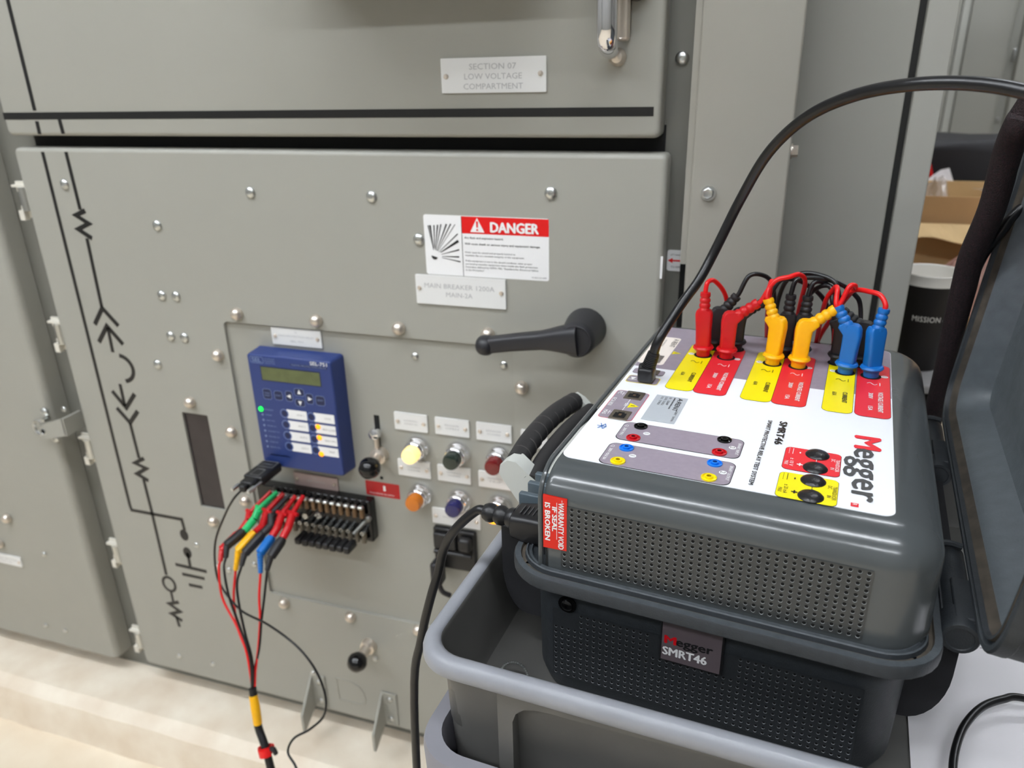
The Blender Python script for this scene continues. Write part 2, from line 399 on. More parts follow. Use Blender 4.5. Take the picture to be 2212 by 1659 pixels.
# lower D shaped recess
dp = [(-.6465, .2125), (-.6465, .1640), (-.6455, .1628), (-.603, .1628), (-.595, .168), (-.592, .178), (-.594, .192), (-.602, .204), (-.615, .210)]
T2 = MB(); T2.strip([P3(q) for q in dp+[dp[0]]], .0035, .0012, OUT)
part('embossed_d_opening', T2, paint, ld, smooth=False)
# guide brackets at door foot
for (x, tilt) in ((-.698, 0), (-.5565, 0)):
    b = MB(); b.loft([[(x+dx, YD-.001, .2085), (x+dx, YD-.044, .150), (x+dx, YD-.044, .112), (x+dx, YD-.001, .137)] for dx in (-.0022, .0022)])
    b.rbox((x, YD-.003, .137), (x+.028, YD, .2085), .0014, axis='y', n=2)
    bo = part('guide_bracket', b, paint, ld, smooth=False)
    inst('small_screw', scr_s, bo, (x+.015, YD-.003, .152)); inst('small_screw', scr_s, bo, (x+.015, YD-.003, .195))
# push knobs and handles
b = MB(); b.lathe((-.5735+.003, YD, .3054), OUT, [(.014, 0), (.013, .01), (.009, .012), (.009, .03)], n=20, mi=0)
kn = part('push_knob', b, nickel, ld)
part('knob_ball', MB().lathe((-.5705, YD-.026, .3054), OUT, [(.0001, 0), (.007, .001), (.0125, .006), (.0165, .014), (.0165, .019), (.0125, .028), (.006, .0325), (0, .0335)], n=24), blackg, kn)
# big black lever handle
bx, bz = -.2045, .9002
hb = MB(); hb.lathe((bx, YD, bz), OUT, [(.0262, 0), (.0262, .004), (.0240, .024), (.0225, .044), (.0212, .052), (.019, .0545), (.0178, .0545), (.0172, .0535), (.015, .0538), (0, .0545)], n=40)
ho = part('door_handle', hb, handlem, ld, 'black rotary lever handle')
lv = MB(); sup = [(math.copysign(abs(math.cos(a))**.55, math.cos(a)), math.copysign(abs(math.sin(a))**.55, math.sin(a))) for a in [2*math.pi*k/24 for k in range(24)]]
lv.tube([(bx+.002, .850, bz+.0), (bx-.020, .850, bz-.0022), (bx-.045, .849, bz-.0055), (bx-.085, .847, bz-.0115), (bx-.113, .846, bz-.0168)], [.0195, .0155, .0112, .0104, .0102], prof=sup, sub=3)
lv.lathe((bx-.1175, .8595, bz-.0175), OUT, [(0, 0), (.006, .0012), (.0105, .005), (.0132, .012), (.0132, .016), (.0105, .023), (.006, .0268), (0, .028)], n=28)
part('lever', lv, handlem, ho)
# chrome door handle of the upper door
ch = MB(); ch.tube([(-.1785, .891, 1.2165), (-.1782, .872, 1.217), (-.1778, .856, 1.2235), (-.1775, .849, 1.24), (-.1775, .848, 1.28), (-.1775, .849, 1.32), (-.1775, .86, 1.338), (-.1775, .891, 1.34)], [.0075, .008, .0085, .009, .009, .009, .0085, .0075], sub=5, n=20, prof=[(math.cos(2*math.pi*k/20)*1.2, math.sin(2*math.pi*k/20)*.8) for k in range(20)])
chh = part('chrome_handle', ch, chrome, ud, 'chrome pull handle')
part('handle_base', MB().rbox((-.1745, .882, 1.228), (-.160, .893, 1.36), .004, axis='x').lathe((-.1735, YD, 1.2125), OUT, [(.0095, 0), (.0092, .004), (.006, .009), (0, .0105)], n=20), nickel, chh)
b = MB(); b.lathe((-.155, YD, 1.283), OUT, [(.017, 0), (.017, .006), (.013, .02), (0, .021)], n=24)
part('keyhole_escutcheon', b, mat('bronze_dark', (104, 96, 88), .4, metal=.5), ud)
part('unseen_shade_box', MB().rbox((-.560, .775, 1.335), (-.235, .893, 1.62), .006, axis='z'), black, ud)  # unseen block added above the view to shade the upper door
# hinges between sections
hm = MB(); hm.box((-.018, 0, -.028), (.012, .004, -.010)); hm.box((-.018, 0, .012), (.012, .004, .028)); hm.box((-.016, -.008, -.031), (-.006, .001, -.016)); hm.box((-.018, -.008, .020), (.010, .001, .0235))
hm.cyl((.001, -.004, -.016), (.001, -.004, .020), .0075, n=16, mi=1)
hme = mkmesh('hinge', hm, [mat('hinge_plate', (214, 210, 198), .4), zinc])
for z in (1.032, .812, .598, .378, .175): inst('door_hinge', hme, ld, (-1.0985, .9065, z))
inst('frame_screw', scr_s, sw, (-1.100, .925, .905))

# neighbouring section on the left
nb = thing('switchgear_cabinet', 'grey switchgear section at the far left with a hasp on its door edge', 'electrical cabinet', (-1.6, .93, .08))
part('frame', MB().box((-2.2, .93, .08), (-1.165, 1.55, 2.2)), paint_d, nb)
lsm = MB(); n = 6; rr_ = .013
rings = []
for k in range(n+1):
    t = math.pi/2*k/n; ins = rr_*(1-math.sin(t)); rings.append([(p, .890+rr_*(1-math.cos(t)), q) for p, q in rrect(-2.15+ins, -1.1565-ins, .1205+ins*.2, 2.1-ins, .006, 3)])
rings.append([(p, .929, q) for p, q in rrect(-2.15, -1.1565, .1205, 2.1, .006, 3)])
lsm.loft(rings, caps=(True, False))
nd = part('door', lsm, paint, nb)
for (x, z) in [(-1.3409, .422), (-1.3847, .3552)]: inst('cap_nut', capn, nd, (x, .889, z))
for (x, z) in [(-1.2729, .351), (-1.33, .1656), (-1.2777, .1653)]: inst('small_screw', scr_s, nd, (x, .8895, z))
# hasp bracket
hp = MB()
hp.loft([[(-1.104, y, .672), (-1.104, y, .640), (-1.150, y, .628), (-1.1625, y, .634), (-1.164, y, .646), (-1.154, y, .655)] for y in (.868, .873)])
hp.box((-1.106, .868, .640), (-1.101, .905, .672))
ha = part('padlock_hasp', hp, paint, nd, smooth=False)
part('hasp_hole', MB().lathe((-1.1545, .868, .6415), OUT, [(.0062, .0001), (.0048, .0008), (.0045, .0003), (0, .0003)], n=20, mi=0, mis=[0, 0, 1]), [zinc, hole], ha)
rg = MB(); rg.tube([(-1.176+.0125*math.cos(t), .880, .641+.0135*math.sin(t)) for t in [2*math.pi*k/24 for k in range(25)]], .0028, n=8)
rg.box((-1.165, .876, .655), (-1.156, .889, .660))
part('hasp_ring', rg, zinc, ha)
inst('screw', scr, nd, (-1.166, .8895, .668)); inst('screw', scr, nd, (-1.158, .8895, .618)); inst('small_screw', scr_s, nd, (-1.112, .884, .682))
# plates on the left door
def sticker(name, x0, x1, z0, z1, y, label, cat, lines=(), base_m=whitep, th=.0006, r=.003, group=None, mats=None, extra=None, screws=None, fr='w'):
    t = thing(name, label, cat, ((x0+x1)/2, y, z0), group=group)
    m = MB(); pts = rrect(x0, x1, z0, z1, r, 4); m.loft([[(p, y, q) for p, q in pts], [(p, y-th, q) for p, q in pts]])
    yy = y-th-.00015
    for (txt, h, L, cx, z, mi, bold) in lines:
        fit_text(m, txt, h, L, (cx, yy, z), (1, 0, 0), (0, 0, 1), mi, align='CENTER', bold=bold)
    if extra: extra(m, yy)
    part('plate', m, mats or [base_m, engr, white, red, ink], t, smooth=False)
    for (x, z) in (screws or []): inst('plate_screw', scr_p, t, (x, y-th, z))
    return t
sticker('warning_sticker', -1.47, -1.2935, .6625, .731, .8898, 'blank white rectangular sticker on the far left cabinet door, cut by the frame', 'sticker', [('RELAY', .0028, .012, -1.302, .706, 4, 0), ('SETTING 1', .0028, .014, -1.303, .701, 4, 0)], base_m=white)
sticker('nameplate', -1.47, -1.3415, .307, .330, .8898, 'white engraved nameplate low on the far left cabinet door', 'nameplate', [('FEEDER BREAKER', .0035, .06, -1.382, .319, 1, 0), ('FDR-2A', .0035, .03, -1.382, .312, 1, 0)], th=.0024, screws=[(-1.347, .3185)])
def arrow(x0, x1, z, s):
    def f(m, y):
        if s < 0: m.poly([(x0, y, z), (x0+.006, y, z+.0032), (x0+.006, y, z-.0032)], 3); m.poly([(x0+.006, y, z-.001), (x1, y, z-.001), (x1, y, z+.001), (x0+.006, y, z+.001)], 3)
        else: m.poly([(x1, y, z), (x1-.006, y, z+.0032), (x1-.006, y, z-.0032)], 3); m.poly([(x0, y, z-.001), (x1-.006, y, z-.001), (x1-.006, y, z+.001), (x0, y, z+.001)], 3)
    return f
sticker('arrow_sticker', -.1128, -.0895, .970, .996, .9298, 'small white sticker with a red arrow on the frame right of the lower door', 'sticker', [('LIFT HANDLE', .0022, .016, -.101, .989, 4, 0), ('TO OPEN', .0022, .014, -.101, .974, 4, 0)], base_m=white, th=.0004, extra=arrow(-.112, -.092, .983, -1))
sticker('arrow_sticker', -1.19, -1.1725, .9965, 1.0215, .8898, 'small white sticker with a red arrow on the far left door edge', 'sticker', [('TURN TO OPEN', .0022, .014, -1.181, 1.0005, 3, 0)], base_m=white, th=.0004, extra=arrow(-1.189, -1.1735, 1.0095, 1))

solo('torn_sticker_strip', MB().box((-.1158, YD-.0004, .9690), (-.1132, YD+.001, .9955)), white, 'thin white torn sticker half on the right edge of the lower door', 'sticker', (-.1145, YD, .98), smooth=False)
# nameplates on the doors
sticker('nameplate', -.3826, -.2542, 1.1782, 1.2162, YD, 'white engraved nameplate reading SECTION 07 LOW VOLTAGE COMPARTMENT on the upper door', 'nameplate',
        [('SECTION 07', .0062, .0575, -.3185, 1.2036, 1, .0), ('LOW VOLTAGE', .0062, .0705, -.3185, 1.1930, 1, 0), ('COMPARTMENT', .0062, .073, -.3185, 1.1822, 1, 0)], th=.0024, r=.001, screws=[(-.3765, 1.1965), (-.2608, 1.1980)])
sticker('nameplate', -.4348, -.3092, .9170, .9562, YD, 'white engraved nameplate reading MAIN BREAKER 1200A MAIN-2A under the danger sign', 'nameplate',
        [('MAIN BREAKER 1200A', .0062, .098, -.3735, .9395, 1, 0), ('MAIN-2A', .0062, .037, -.3735, .9285, 1, 0)], th=.0026, r=.001, screws=[(-.4295, .9385), (-.3150, .9385)])
def danger(m, y):
    def rect(a, b, c, d, mi, dy=0): m.poly([(a, y-dy, c), (b, y-dy, c), (b, y-dy, d), (a, y-dy, d)], mi)
    rect(-.3668, -.2522, 1.0127, 1.0340, 3); rect(-.3668, -.3661, .957, 1.0340, 4, .0001)
    tx = -.3452
    m.poly([(tx-.0095, y-.0002, 1.0147), (tx+.0095, y-.0002, 1.0147), (tx, y-.0002, 1.0328)], 2)
    m.poly([(tx-.0010, y-.0004, 1.0205), (tx+.0010, y-.0004, 1.0205), (tx+.0014, y-.0004, 1.0285), (tx-.0014, y-.0004, 1.0285)], 3)
    m.poly([(tx-.0012, y-.0004, 1.0165), (tx+.0012, y-.0004, 1.0165), (tx+.0012, y-.0004, 1.0187), (tx-.0012, y-.0004, 1.0187)], 3)
    fit_text(m, 'DANGER', .0122, .062, (-.3285, y-.0003, 1.0157), (1, 0, 0), (0, 0, 1), 2, bold=.05)
    L = -.3630
    for txt, h, w_, z, bd in (('Arc flash and explosion hazard.', .0025, .052, 1.0062, .01), ('Will cause death or serious injury and equipment damage.', .0025, .100, .9985, .015),
        ('Door must be closed and properly latched to', .0021, .067, .9878, 0), ('maintain the arc resistant integrity of the equipment.', .0021, .079, .9838, 0),
        ('If this equipment is not in the closed condition, wear proper', .0021, .089, .9768, 0), ('personal protective equipment when inside the flash protection', .0021, .096, .9728, 0),
        ('boundary defined by NFPA 70E, "Standard for Electrical Safety', .0021, .097, .9688, 0), ('in the Workplace"', .0021, .025, .9648, 0)):
        fit_text(m, txt, h, w_, (L, y-.0001, z), (1, 0, 0), (0, 0, 1), 4, bold=bd)
    fit_text(m, '73-320-3-D-1099', .0018, .019, (-.2745, y-.0001, .9600), (1, 0, 0), (0, 0, 1), 4)
    cx, cz = -.4055, .9815
    m.poly([(cx+.0045*math.cos(t), y-.0002, cz+.0045*math.sin(t)) for t in [math.radians(a) for a in range(170, 340, 12)]], 4)
    for a, l0, l1, w0, w1 in ((100, .008, .040, .0004, .0014), (96, .008, .040, .0003, .0024), (88, .010, .040, .0008, .0016), (81, .008, .041, .0004, .0020), (75, .008, .043, .0004, .0016), (66, .008, .046, .0004, .0020), (60, .008, .049, .0003, .0016), (54, .008, .052, .0003, .0008), (42, .008, .045, .0004, .0014), (32, .010, .040, .0008, .0034), (16, .010, .036, .0004, .0018), (1, .010, .034, .0004, .0018), (-9, .010, .036, .0004, .0014)):
        d = (math.cos(math.radians(a)), math.sin(math.radians(a))); nn = (-d[1], d[0])
        m.poly([(cx+d[0]*l0+nn[0]*w0/2, y-.0002, cz+d[1]*l0+nn[1]*w0/2), (cx+d[0]*l0-nn[0]*w0/2, y-.0002, cz+d[1]*l0-nn[1]*w0/2), (cx+d[0]*l1-nn[0]*w1/2, y-.0002, cz+d[1]*l1-nn[1]*w1/2), (cx+d[0]*l1+nn[0]*w1/2, y-.0002, cz+d[1]*l1+nn[1]*w1/2)], 4)
sticker('danger_sign', -.4186, -.2520, .9572, 1.0347, YD, 'white and red DANGER arc flash label on the lower door', 'warning sign', [], base_m=white, th=.0005, r=.003, extra=danger)
YP = YD+.005
sticker('nameplate', -.6766, -.5935, .8360, .8622, YP, 'small white nameplate above the blue relay', 'nameplate', [('52', .0026, .004, -.635, .8555, 1, 0), ('MAIN PROTECTION RELAY', .0028, .060, -.635, .8490, 1, 0), ('SEL-751', .0026, .022, -.635, .8415, 1, 0)], th=.0026, r=.001, screws=[(-.6705, .8492), (-.5995, .8492)])
sticker('nameplate', -.6747, -.5958, .5990, .6215, YP, 'taupe nameplate between the blue relay and the test switch block', 'nameplate', [('FT', .0026, .004, -.635, .6150, 1, 0), ('TEST SWITCH', .0028, .034, -.635, .6085, 1, 0)], base_m=pinkp, th=.0026, r=.001, screws=[(-.6690, .6103), (-.6015, .6103)])
pl = [(-.4870, -.4350, .7214, .7487, 'NORMAL', 'POWER ON', 'over the lit cream pilot light'), (-.4228, -.3707, .7222, .7483, 'BREAKER', 'OPEN', 'over the dark green pilot light'), (-.3597, -.3079, .7218, .7486, 'BREAKER', 'CLOSED', 'over the red pilot light'),
      (-.4876, -.4353, .6455, .6722, 'CONTROL', 'POWER', 'over the amber pilot light at the left'), (-.4236, -.3718, .6462, .6721, 'SPRING', 'CHARGED', 'over the blue pilot light'), (-.3595, -.3090, .6462, .6719, 'PROTECTION', 'TRIP', 'under the red pilot light')]
for (a, b, c, d, t1, t2, where) in pl:
    sticker('nameplate', a, b, c, d, YP, 'small white nameplate '+where, 'nameplate', [(t1, .0027, .022, (a+b)/2, c+.0145, 1, 0), (t2, .0027, .020, (a+b)/2, c+.0095, 1, 0)], th=.0026, r=.001, screws=[(a+.0055, (c+d)/2), (b-.0055, (c+d)/2)])
sticker('nameplate', -.2985+.006, -.255, .7228, .7480, YD, 'small white nameplate behind the grey carry handle', 'nameplate', [], th=.0026, r=.001)
sticker('nameplate', -.4370, -.3597, .5710, .5975, YP, 'wide white nameplate over the black outlet', 'nameplate', [('SPACE HEATER', .0027, .030, -.405, .5830, 1, 0), ('GFCI', .0027, .010, -.385, .5890, 1, 0)], th=.0026, r=.001, screws=[(-.4310, .5842), (-.3655, .5842)])
sticker('caution_label', -.5475, -.4900, .6005, .6255, YP, 'small red caution label beside the amber pilot light', 'sticker', [('1', .0085, .003, -.5185, .6115, 2, .03), ('TRUCK OPERATED CELL SWITCH', .0024, .042, -.5210, .6040, 2, 0)], base_m=redlab, th=.0004, r=.001)

# pilot lights
def pilot(x, z, rgb, emit, label):
    t = thing('pilot_light', label, 'indicator light', (x, YP, z), group='round chrome pilot lights beside the relay')
    part('bezel', MB().lathe((x, YP, z), OUT, [(.0188, 0), (.0188, .004), (.0172, .008), (.0160, .010), (.0160, .014), (.0150, .0175), (.0135, .019), (.0120, .0192)], n=32), chrome, t)
    m = mat('lens_%d_%d_%d' % rgb, rgb, .18, emit=emit, coat=.5)
    pr = [(.0128, .017)]
    for k in range(4): pr += [(.0126, .018+.003*k), (.0121, .0195+.003*k)]
    pr += [(.0120, .031), (.0110, .0335), (.007, .0345), (0, .0348)]
    part('lens', MB().lathe((x, YP, z), OUT, pr, n=28), m, t)
pilot(-.4530, .6950, (255, 222, 140), .5, 'lit cream white pilot light in the upper left of the group')
pilot(-.3895, .6950, (14, 36, 28), 0, 'dark green unlit pilot light')
pilot(-.3265, .6965, (112, 2, 10), 0, 'dark red pilot light')
pilot(-.4535, .6165, (196, 108, 2), .03, 'amber unlit pilot light beside the red caution label')
pilot(-.3905, .6170, (14, 16, 88), 0, 'dark blue pilot light')
pilot(-.3280, .6175, (255, 160, 6), .8, 'glowing orange pilot light half hidden by the power plug')
# slotted lever and ball
t = thing('interlock_lever', 'sliding lever with a chrome ball and black ball knob left of the pilot lights', 'lever', (-.517, YP, .67))
part('slot', MB().box((-.5215, YP-.0006, .7105), (-.5130, YP, .7385)).box((-.5205, YP-.0006, .66), (-.5145, YP, .7105)), dark, t)
part('chrome_ball', MB().lathe((-.5175, YP, .7125), OUT, [(.0055, 0), (.0088, .006), (.0092, .010), (.0075, .0145), (0, .018)], n=24), chrome, t)
part('stem', MB().rbox((-.5205, YP-.010, .670), (-.5145, YP-.002, .704), .002).lathe((-.5155, YP, .6755), OUT, [(.013, 0), (.0125, .012), (.008, .014), (.008, .03)], n=20), nickel, t)
part('ball_knob', MB().lathe((-.5125, YP-.026, .6735), OUT, [(0, 0), (.007, .001), (.0125, .005), (.0158, .012), (.0160, .0175), (.0125, .027), (.006, .0318), (0, .0325)], n=28), blackg, t)
part('hole', MB().lathe((-.5187, YP, .6336), OUT, [(.0028, 0), (.0028, .0005), (0, .0005)], n=12), dark, t)
# outlet with black cover
t = thing('power_outlet', 'black outlet with hinged cover under the wide nameplate', 'outlet', (-.40, YP, .497))
part('base', MB().rbox((-.4345, YP-.010, .497), (-.3665, YP, .5675), .003, axis='y'), black, t)
part('cover', MB().rbox((-.432, YP-.017, .535), (-.395, YP-.009, .562), .003, axis='y').rbox((-.390, YP-.024, .540), (-.370, YP-.009, .562), .005, axis='y').cyl((-.431, YP-.016, .530), (-.371, YP-.016, .530), .0035), black, t)
part('hanging_plug', MB().rbox((-.433, YP-.035, .478), (-.415, YP-.012, .518), .005).tube([(-.424, YP-.025, .482), (-.418, YP-.026, .465), (-.408, YP-.02, .455)], .004, sub=4), blkj, t)

# ================================================================== protective relay
RY = .867
t = thing('protective_relay', 'blue protection relay with green display and lit amber lights', 'relay', (-.634, YP, .6446))
body = MB(); rings = []
for k in range(6):
    a = math.pi/2*k/5; ins = .003*(1-math.sin(a)); rings.append([(p, RY+.003*(1-math.cos(a)), q) for p, q in rrect(-.7047+ins, -.5640-ins, .6446+ins, .8285-ins, .005, 4)])
rings.append([(p, YP, q) for p, q in rrect(-.7060, -.5615, .6430, .8300, .005, 4)])
body.loft(rings)
part('housing', body, blue, t)
F = RY-.0002
g = MB()
def rc(a, b, c, d, mi, dy=0, r=.001):
    g.poly([(p, F-dy, q) for p, q in rrect(a, b, c, d, r, 4)], mi)
def frame_(a, b, c, d, mi, w=.0005, r=.002, dy=.0):
    o = rrect(a, b, c, d, r, 4); i = rrect(a+w, b-w, c+w, d-w, max(r-w, 1e-4), 4); n = len(o)
    g.add([(p, F-dy, q) for p, q in o]+[(p, F-dy, q) for p, q in i], [(k, (k+1) % n, n+(k+1) % n, n+k) for k in range(n)], mi)
# mats: 0 light line,1 lcd,2 dark blue,3 white,4 green led,5 amber led,6 grey text
frame_(-.6992, -.6765, .8148, .8252, 0, .0007, .0025); fit_text(g, 'SEL', .0062, .0155, (-.6962, F-.0001, .8170), (1, 0, 0), (0, 0, 1), 0, bold=.02)
for k, s_ in enumerate(('SCHWEITZER', 'ENGINEERING', 'LABORATORIES')): fit_text(g, s_, .0019, .0175, (-.6745, F-.0001, .8222-.0034*k), (1, 0, 0), (0, 0, 1), 0)
fit_text(g, 'SEL-751', .0052, .0275, (-.5983, F-.0001, .8208), (1, 0, 0), (0, 0, 1), 3, bold=.01)
rc(-.6310, -.5705, .8162, .8196, 2); fit_text(g, 'FEEDER PROTECTION RELAY', .0024, .057, (-.6294, F-.0001, .8167), (1, 0, 0), (0, 0, 1), 0)
rc(-.6840, -.5830, .7880, .8115, 2, 0, .001); rc(-.6825, -.5845, .7893, .8098, 1, .0001, .0005)
for (x, z, w_, h_) in ((-.6782, .7669, .0075, .0085), (-.659, .7665, .0072, .0075), (-.6406, .7675, .0062, .0085), (-.6225, .7757, .0085, .0062), (-.606, .7672, .0062, .0085), (-.6231, .7590, .0085, .0060), (-.5885, .7662, .0078, .0078)):
    rc(x-w_, x+w_, z-h_, z+h_, 2, 0, .004); frame_(x-w_, x+w_, z-h_, z+h_, 0, .0006, .004, .0001)
for (x, z, a) in ((-.6406, .7675, 180), (-.6225, .7757, 90), (-.606, .7672, 0), (-.6231, .7590, 270)):
    g.poly([(x+.0042*math.cos(math.radians(a+b_)), F-.0003, z+.0042*math.sin(math.radians(a+b_))) for b_ in (0, 130, 230)], 3)
fit_text(g, 'TARGET', .0022, .010, (-.6832, F-.0003, .7675), (1, 0, 0), (0, 0, 1), 0); fit_text(g, 'RESET', .0022, .009, (-.6827, F-.0003, .7635), (1, 0, 0), (0, 0, 1), 0)
fit_text(g, 'ESC', .0025, .009, (-.6635, F-.0003, .7655), (1, 0, 0), (0, 0, 1), 0); fit_text(g, 'ENT', .0025, .009, (-.5930, F-.0003, .7655), (1, 0, 0), (0, 0, 1), 0)
names = ('ENABLED', 'TRIP', 'INST OC', 'PHASE OC', 'GND/NEUT OC', 'NEG-SEQ OC', 'OVER/UF', 'BRKR FAIL')
for k in range(8):
    z = .741-.00895*k
    if k: g.poly([(-.6922+.0018*math.cos(a), F-.0002, z+.0018*math.sin(a)) for a in [2*math.pi*j/14 for j in range(14)]], 0)
    fit_text(g, names[k], .0022, .006+.0013*len(names[k]), (-.6872, F-.0001, z-.001), (1, 0, 0), (0, 0, 1), 0)
for c, (x, xa, xb) in enumerate(((-.6530, -.6487, -.6148), (-.6074, -.6028, -.5688))):
    for k in range(4):
        z = .7384-.0182*k
        rc(xa, xb, z-.0073, z+.0073, 3, 0, .001); g.poly([(x+.0072*math.cos(a), F-.0002, z+.0072*math.sin(a)) for a in [2*math.pi*j/22 for j in range(22)]], 0)
        g.poly([(x+.0062*math.cos(a), F-.0003, z+.0062*math.sin(a)) for a in [2*math.pi*j/22 for j in range(22)]], 6)
        g.poly([(x+.0042*math.cos(a), F-.0005, z+.0046*math.sin(a)) for a in [2*math.pi*j/22 for j in range(22)]], 2)
        tx = (('AUX 1', 'AUX 2', 'AUX 3', 'AUX 4'), ('LOCK', 'BRKR CLOSED', 'BRKR OPEN', 'TRIP'))[c][k]
        fit_text(g, tx, .0024, .004+.0016*len(tx), ((xa+xb)/2+.006, F-.0002, z-.001), (1, 0, 0), (0, 0, 1), 7, align='CENTER')
rc(-.690, -.655, .6650, .6655, 0)
part('front_panel', g, [blue_l, lcdm, blue_d, white, ledg, leda, blue, lgrey], t, smooth=False)
for (x, z, m, l) in ((-.6936, .7408, ledg, 'lit green light'), (-.5978, .7235, leda, 'lit amber light'), (-.5979, .7058, leda, 'lit amber light'), (-.5981, .6785, leda, 'lit amber light')):
    part('status_led', MB().lathe((x, F, z), OUT, [(.0040, 0), (.0040, .0008), (.0024, .0018), (0, .002)], n=18), m, t, l)

# serial connector and its thin cable
t = thing('serial_plug', 'black serial connector plugged into the lower left of the blue relay', 'plug', (-.687, .84, .646))
hood = MB(); hood.rbox((-.7040, .815, .6395), (-.6710, .866, .6545), .003, axis='y'); hood.rbox((-.6985, .798, .6405), (-.6765, .816, .6535), .003, axis='y'); hood.rbox((-.6930, .788, .6415), (-.6820, .800, .6525), .003, axis='y')
hd = part('hood', hood, black, t)
em = MB(); em.strip([(-.701, .863, .6546), (-.674, .863, .6546), (-.674, .846, .6546), (-.701, .846, .6546), (-.701, .863, .6546)], .0008, .0003, (0, 0, 1)); fit_text(em, 'CABLE', .004, .018, (-.697, .852, .6549), (1, 0, 0), (0, 1, 0), 0)
em.strip([(-.694, .838, .6546), (-.680, .838, .6546), (-.680, .820, .6546), (-.694, .820, .6546), (-.694, .838, .6546)], .0008, .0003, (0, 0, 1))
part('embossing', em, lgrey, hd, smooth=False)
for x in (-.7010, -.6735):
    part('thumb_screw', MB().lathe((x, .816, .647), OUT, [(.0018, 0), (.0018, .017), (.0034, .0175), (.0034, .030), (.0024, .032), (0, .032)], n=14), zinc, t)
SER = [(-.6875, .790, .6465), (-.700, .782, .632), (-0.7237, 0.785, 0.5987), (-0.7504, 0.785, 0.5487), (-0.756, 0.78, 0.4993), (-0.741, 0.77, 0.4751), (-0.6953, 0.75, 0.4591), (-0.6318, 0.73, 0.4628), (-0.5729, 0.71, 0.4564), (-0.54, 0.7, 0.4325), (-0.5218, 0.69, 0.4008), (-0.521, 0.68, 0.3726), (-0.5401, 0.67, 0.3509), (-0.5621, 0.66, 0.3368), (-0.568, 0.65, 0.3191), (-0.5499, 0.64, 0.306), (-0.5379, 0.63, 0.2672), (-.53, .60, .15), (-.52, .58, .004)]
solo('serial_cable', MB().tube(SER, .0017, sub=6, n=10), blkw, 'thin black cable looping down from the relay connector', 'cable', (-.52, .58, 0))

# ================================================================== test switch block
t = thing('test_switch_block', 'black test switch block with rows of metal studs below the relay', 'test switch', (-.635, YP, .525))
part('base', MB().rbox((-.738, .880, .5262), (-.5335, YP, .5990), .0025, axis='y'), blackg, t)
for k in range(14):
    x = -.7015+.0121*k
    part('switch_stud', MB().lathe((x, .882, .5965-.0008), OUT, [(.0040, 0), (.0040, .003), (0, .0032)], n=12, mi=0).rbox((x-.0048, .866, .5905), (x+.0048, .874, .5955), .0022, axis='x', mi=1).cyl((x, .873, .5915), (x, .873, .574), .0042, n=14, mi=2), [black, zinc, brass], t)
for k in range(14):
    x = -.7050+.0123*k
    part('switch_clip', MB().cyl((x, .880, .5475), (x, .868, .5475), .0034, n=14, mi=0).lathe((x, .868, .5475), OUT, [(.0034, 0), (.0034, .0006), (.0018, .0006), (.0016, .0001), (0, .0001)], n=14, mis=[0, 0, 1, 1]).cyl((x, .874, .545), (x, .872, .529), .0038, n=12, mi=2), [zinc, dark, mat('dull_bronze', (112, 104, 90), .5, metal=.4)], t)
for k in range(12):
    x = -.6985+.0123*k
    if k > 3: part('knife_handle', MB().rbox((x-.0056, .845, .5215-.001*(k % 2)), (x+.0056, .872, .5330), .003, axis='z'), black, t)
part('barrier_rod', MB().cyl((-.5385, .879, .5690), (-.5560, .862, .5490), .0032, n=12).lathe((-.5375, .880, .5700), OUT, [(.005, 0), (.005, .004), (.003, .006), (0, .0065)], n=14), mat('dull_metal', (130, 130, 126), .45, metal=.8), t)
b = MB()
for dx, dz in ((0, .002), (.006, .0045), (.0035, -.0025), (.008, 0)): b.lathe((-.624+dx, .876, .5655+dz), OUT, [(.0030, 0), (.0030, .006), (.002, .009), (0, .0095)], n=10)
b.cyl((-.6400, .878, .5655), (-.6400, .862, .5655), .0048, n=14)
part('link_screws', b, zinc, t)

# ================================================================== test leads clipped on the block
def lead(tag_, cm, cpath, bm, bpath, wm, wpath, lab, sm=None):
    t = thing('test_lead', lab, 'test lead', cpath[0], group='test leads clipped to the switch block')
    c = [Vector(p) for p in cpath]
    cb = MB(); cb.tube(c[:2], [.0036, .0042], n=10, sub=3); cb.tube([c[1], c[2]], [.0062, .0062], n=10); cb.tube([c[2], c[3]], [.0064, .0060], n=10)
    d = (c[3]-c[2]).normalized(); side = d.cross(Vector((0, 0, 1))).normalized()
    cb.tube([c[1]-side*.010, c[1]+side*.010+Vector((0, 0, .001))], [.0030, .0030], n=8)
    part('clip', cb, cm, t)
    q = [Vector(p) for p in bpath]
    bb = MB(); bb.tube([q[0], q[0]*.8+q[1]*.2, q[1]], [.0054, .0068, .0064], n=4+4, prof=[(math.copysign(abs(math.cos(a))**.6, math.cos(a)), math.copysign(abs(math.sin(a))**.6, math.sin(a))) for a in [2*math.pi*k/16 for k in range(16)]])
    L = (q[2]-q[1]); nn = 7; pts = []; rad = []
    for k in range(nn*2+1):
        pts.append(q[1]+L*(k/(nn*2))); rad.append((.0052 if k % 2 else .0042)*(1-.25*k/(nn*2)))
    bb.tube([q[1]-L.normalized()*.004]+pts, [.0054]+rad, n=12)
    part('plug_boot', bb, bm, t)
    wp = [tuple(q[2])]+wpath[1:]
    part('wire', MB().tube(wp, .0019, sub=6, n=8), wm, t)
r1 = [(-0.74, 0.78, 0.528), (-0.7382, 0.768, 0.5113), (-0.7321, 0.757, 0.4694), (-0.7048, 0.745, 0.4331), (-0.6846, 0.733, 0.4041), (-0.6741, 0.722, 0.3721), (-0.6661, 0.71, 0.3358)]
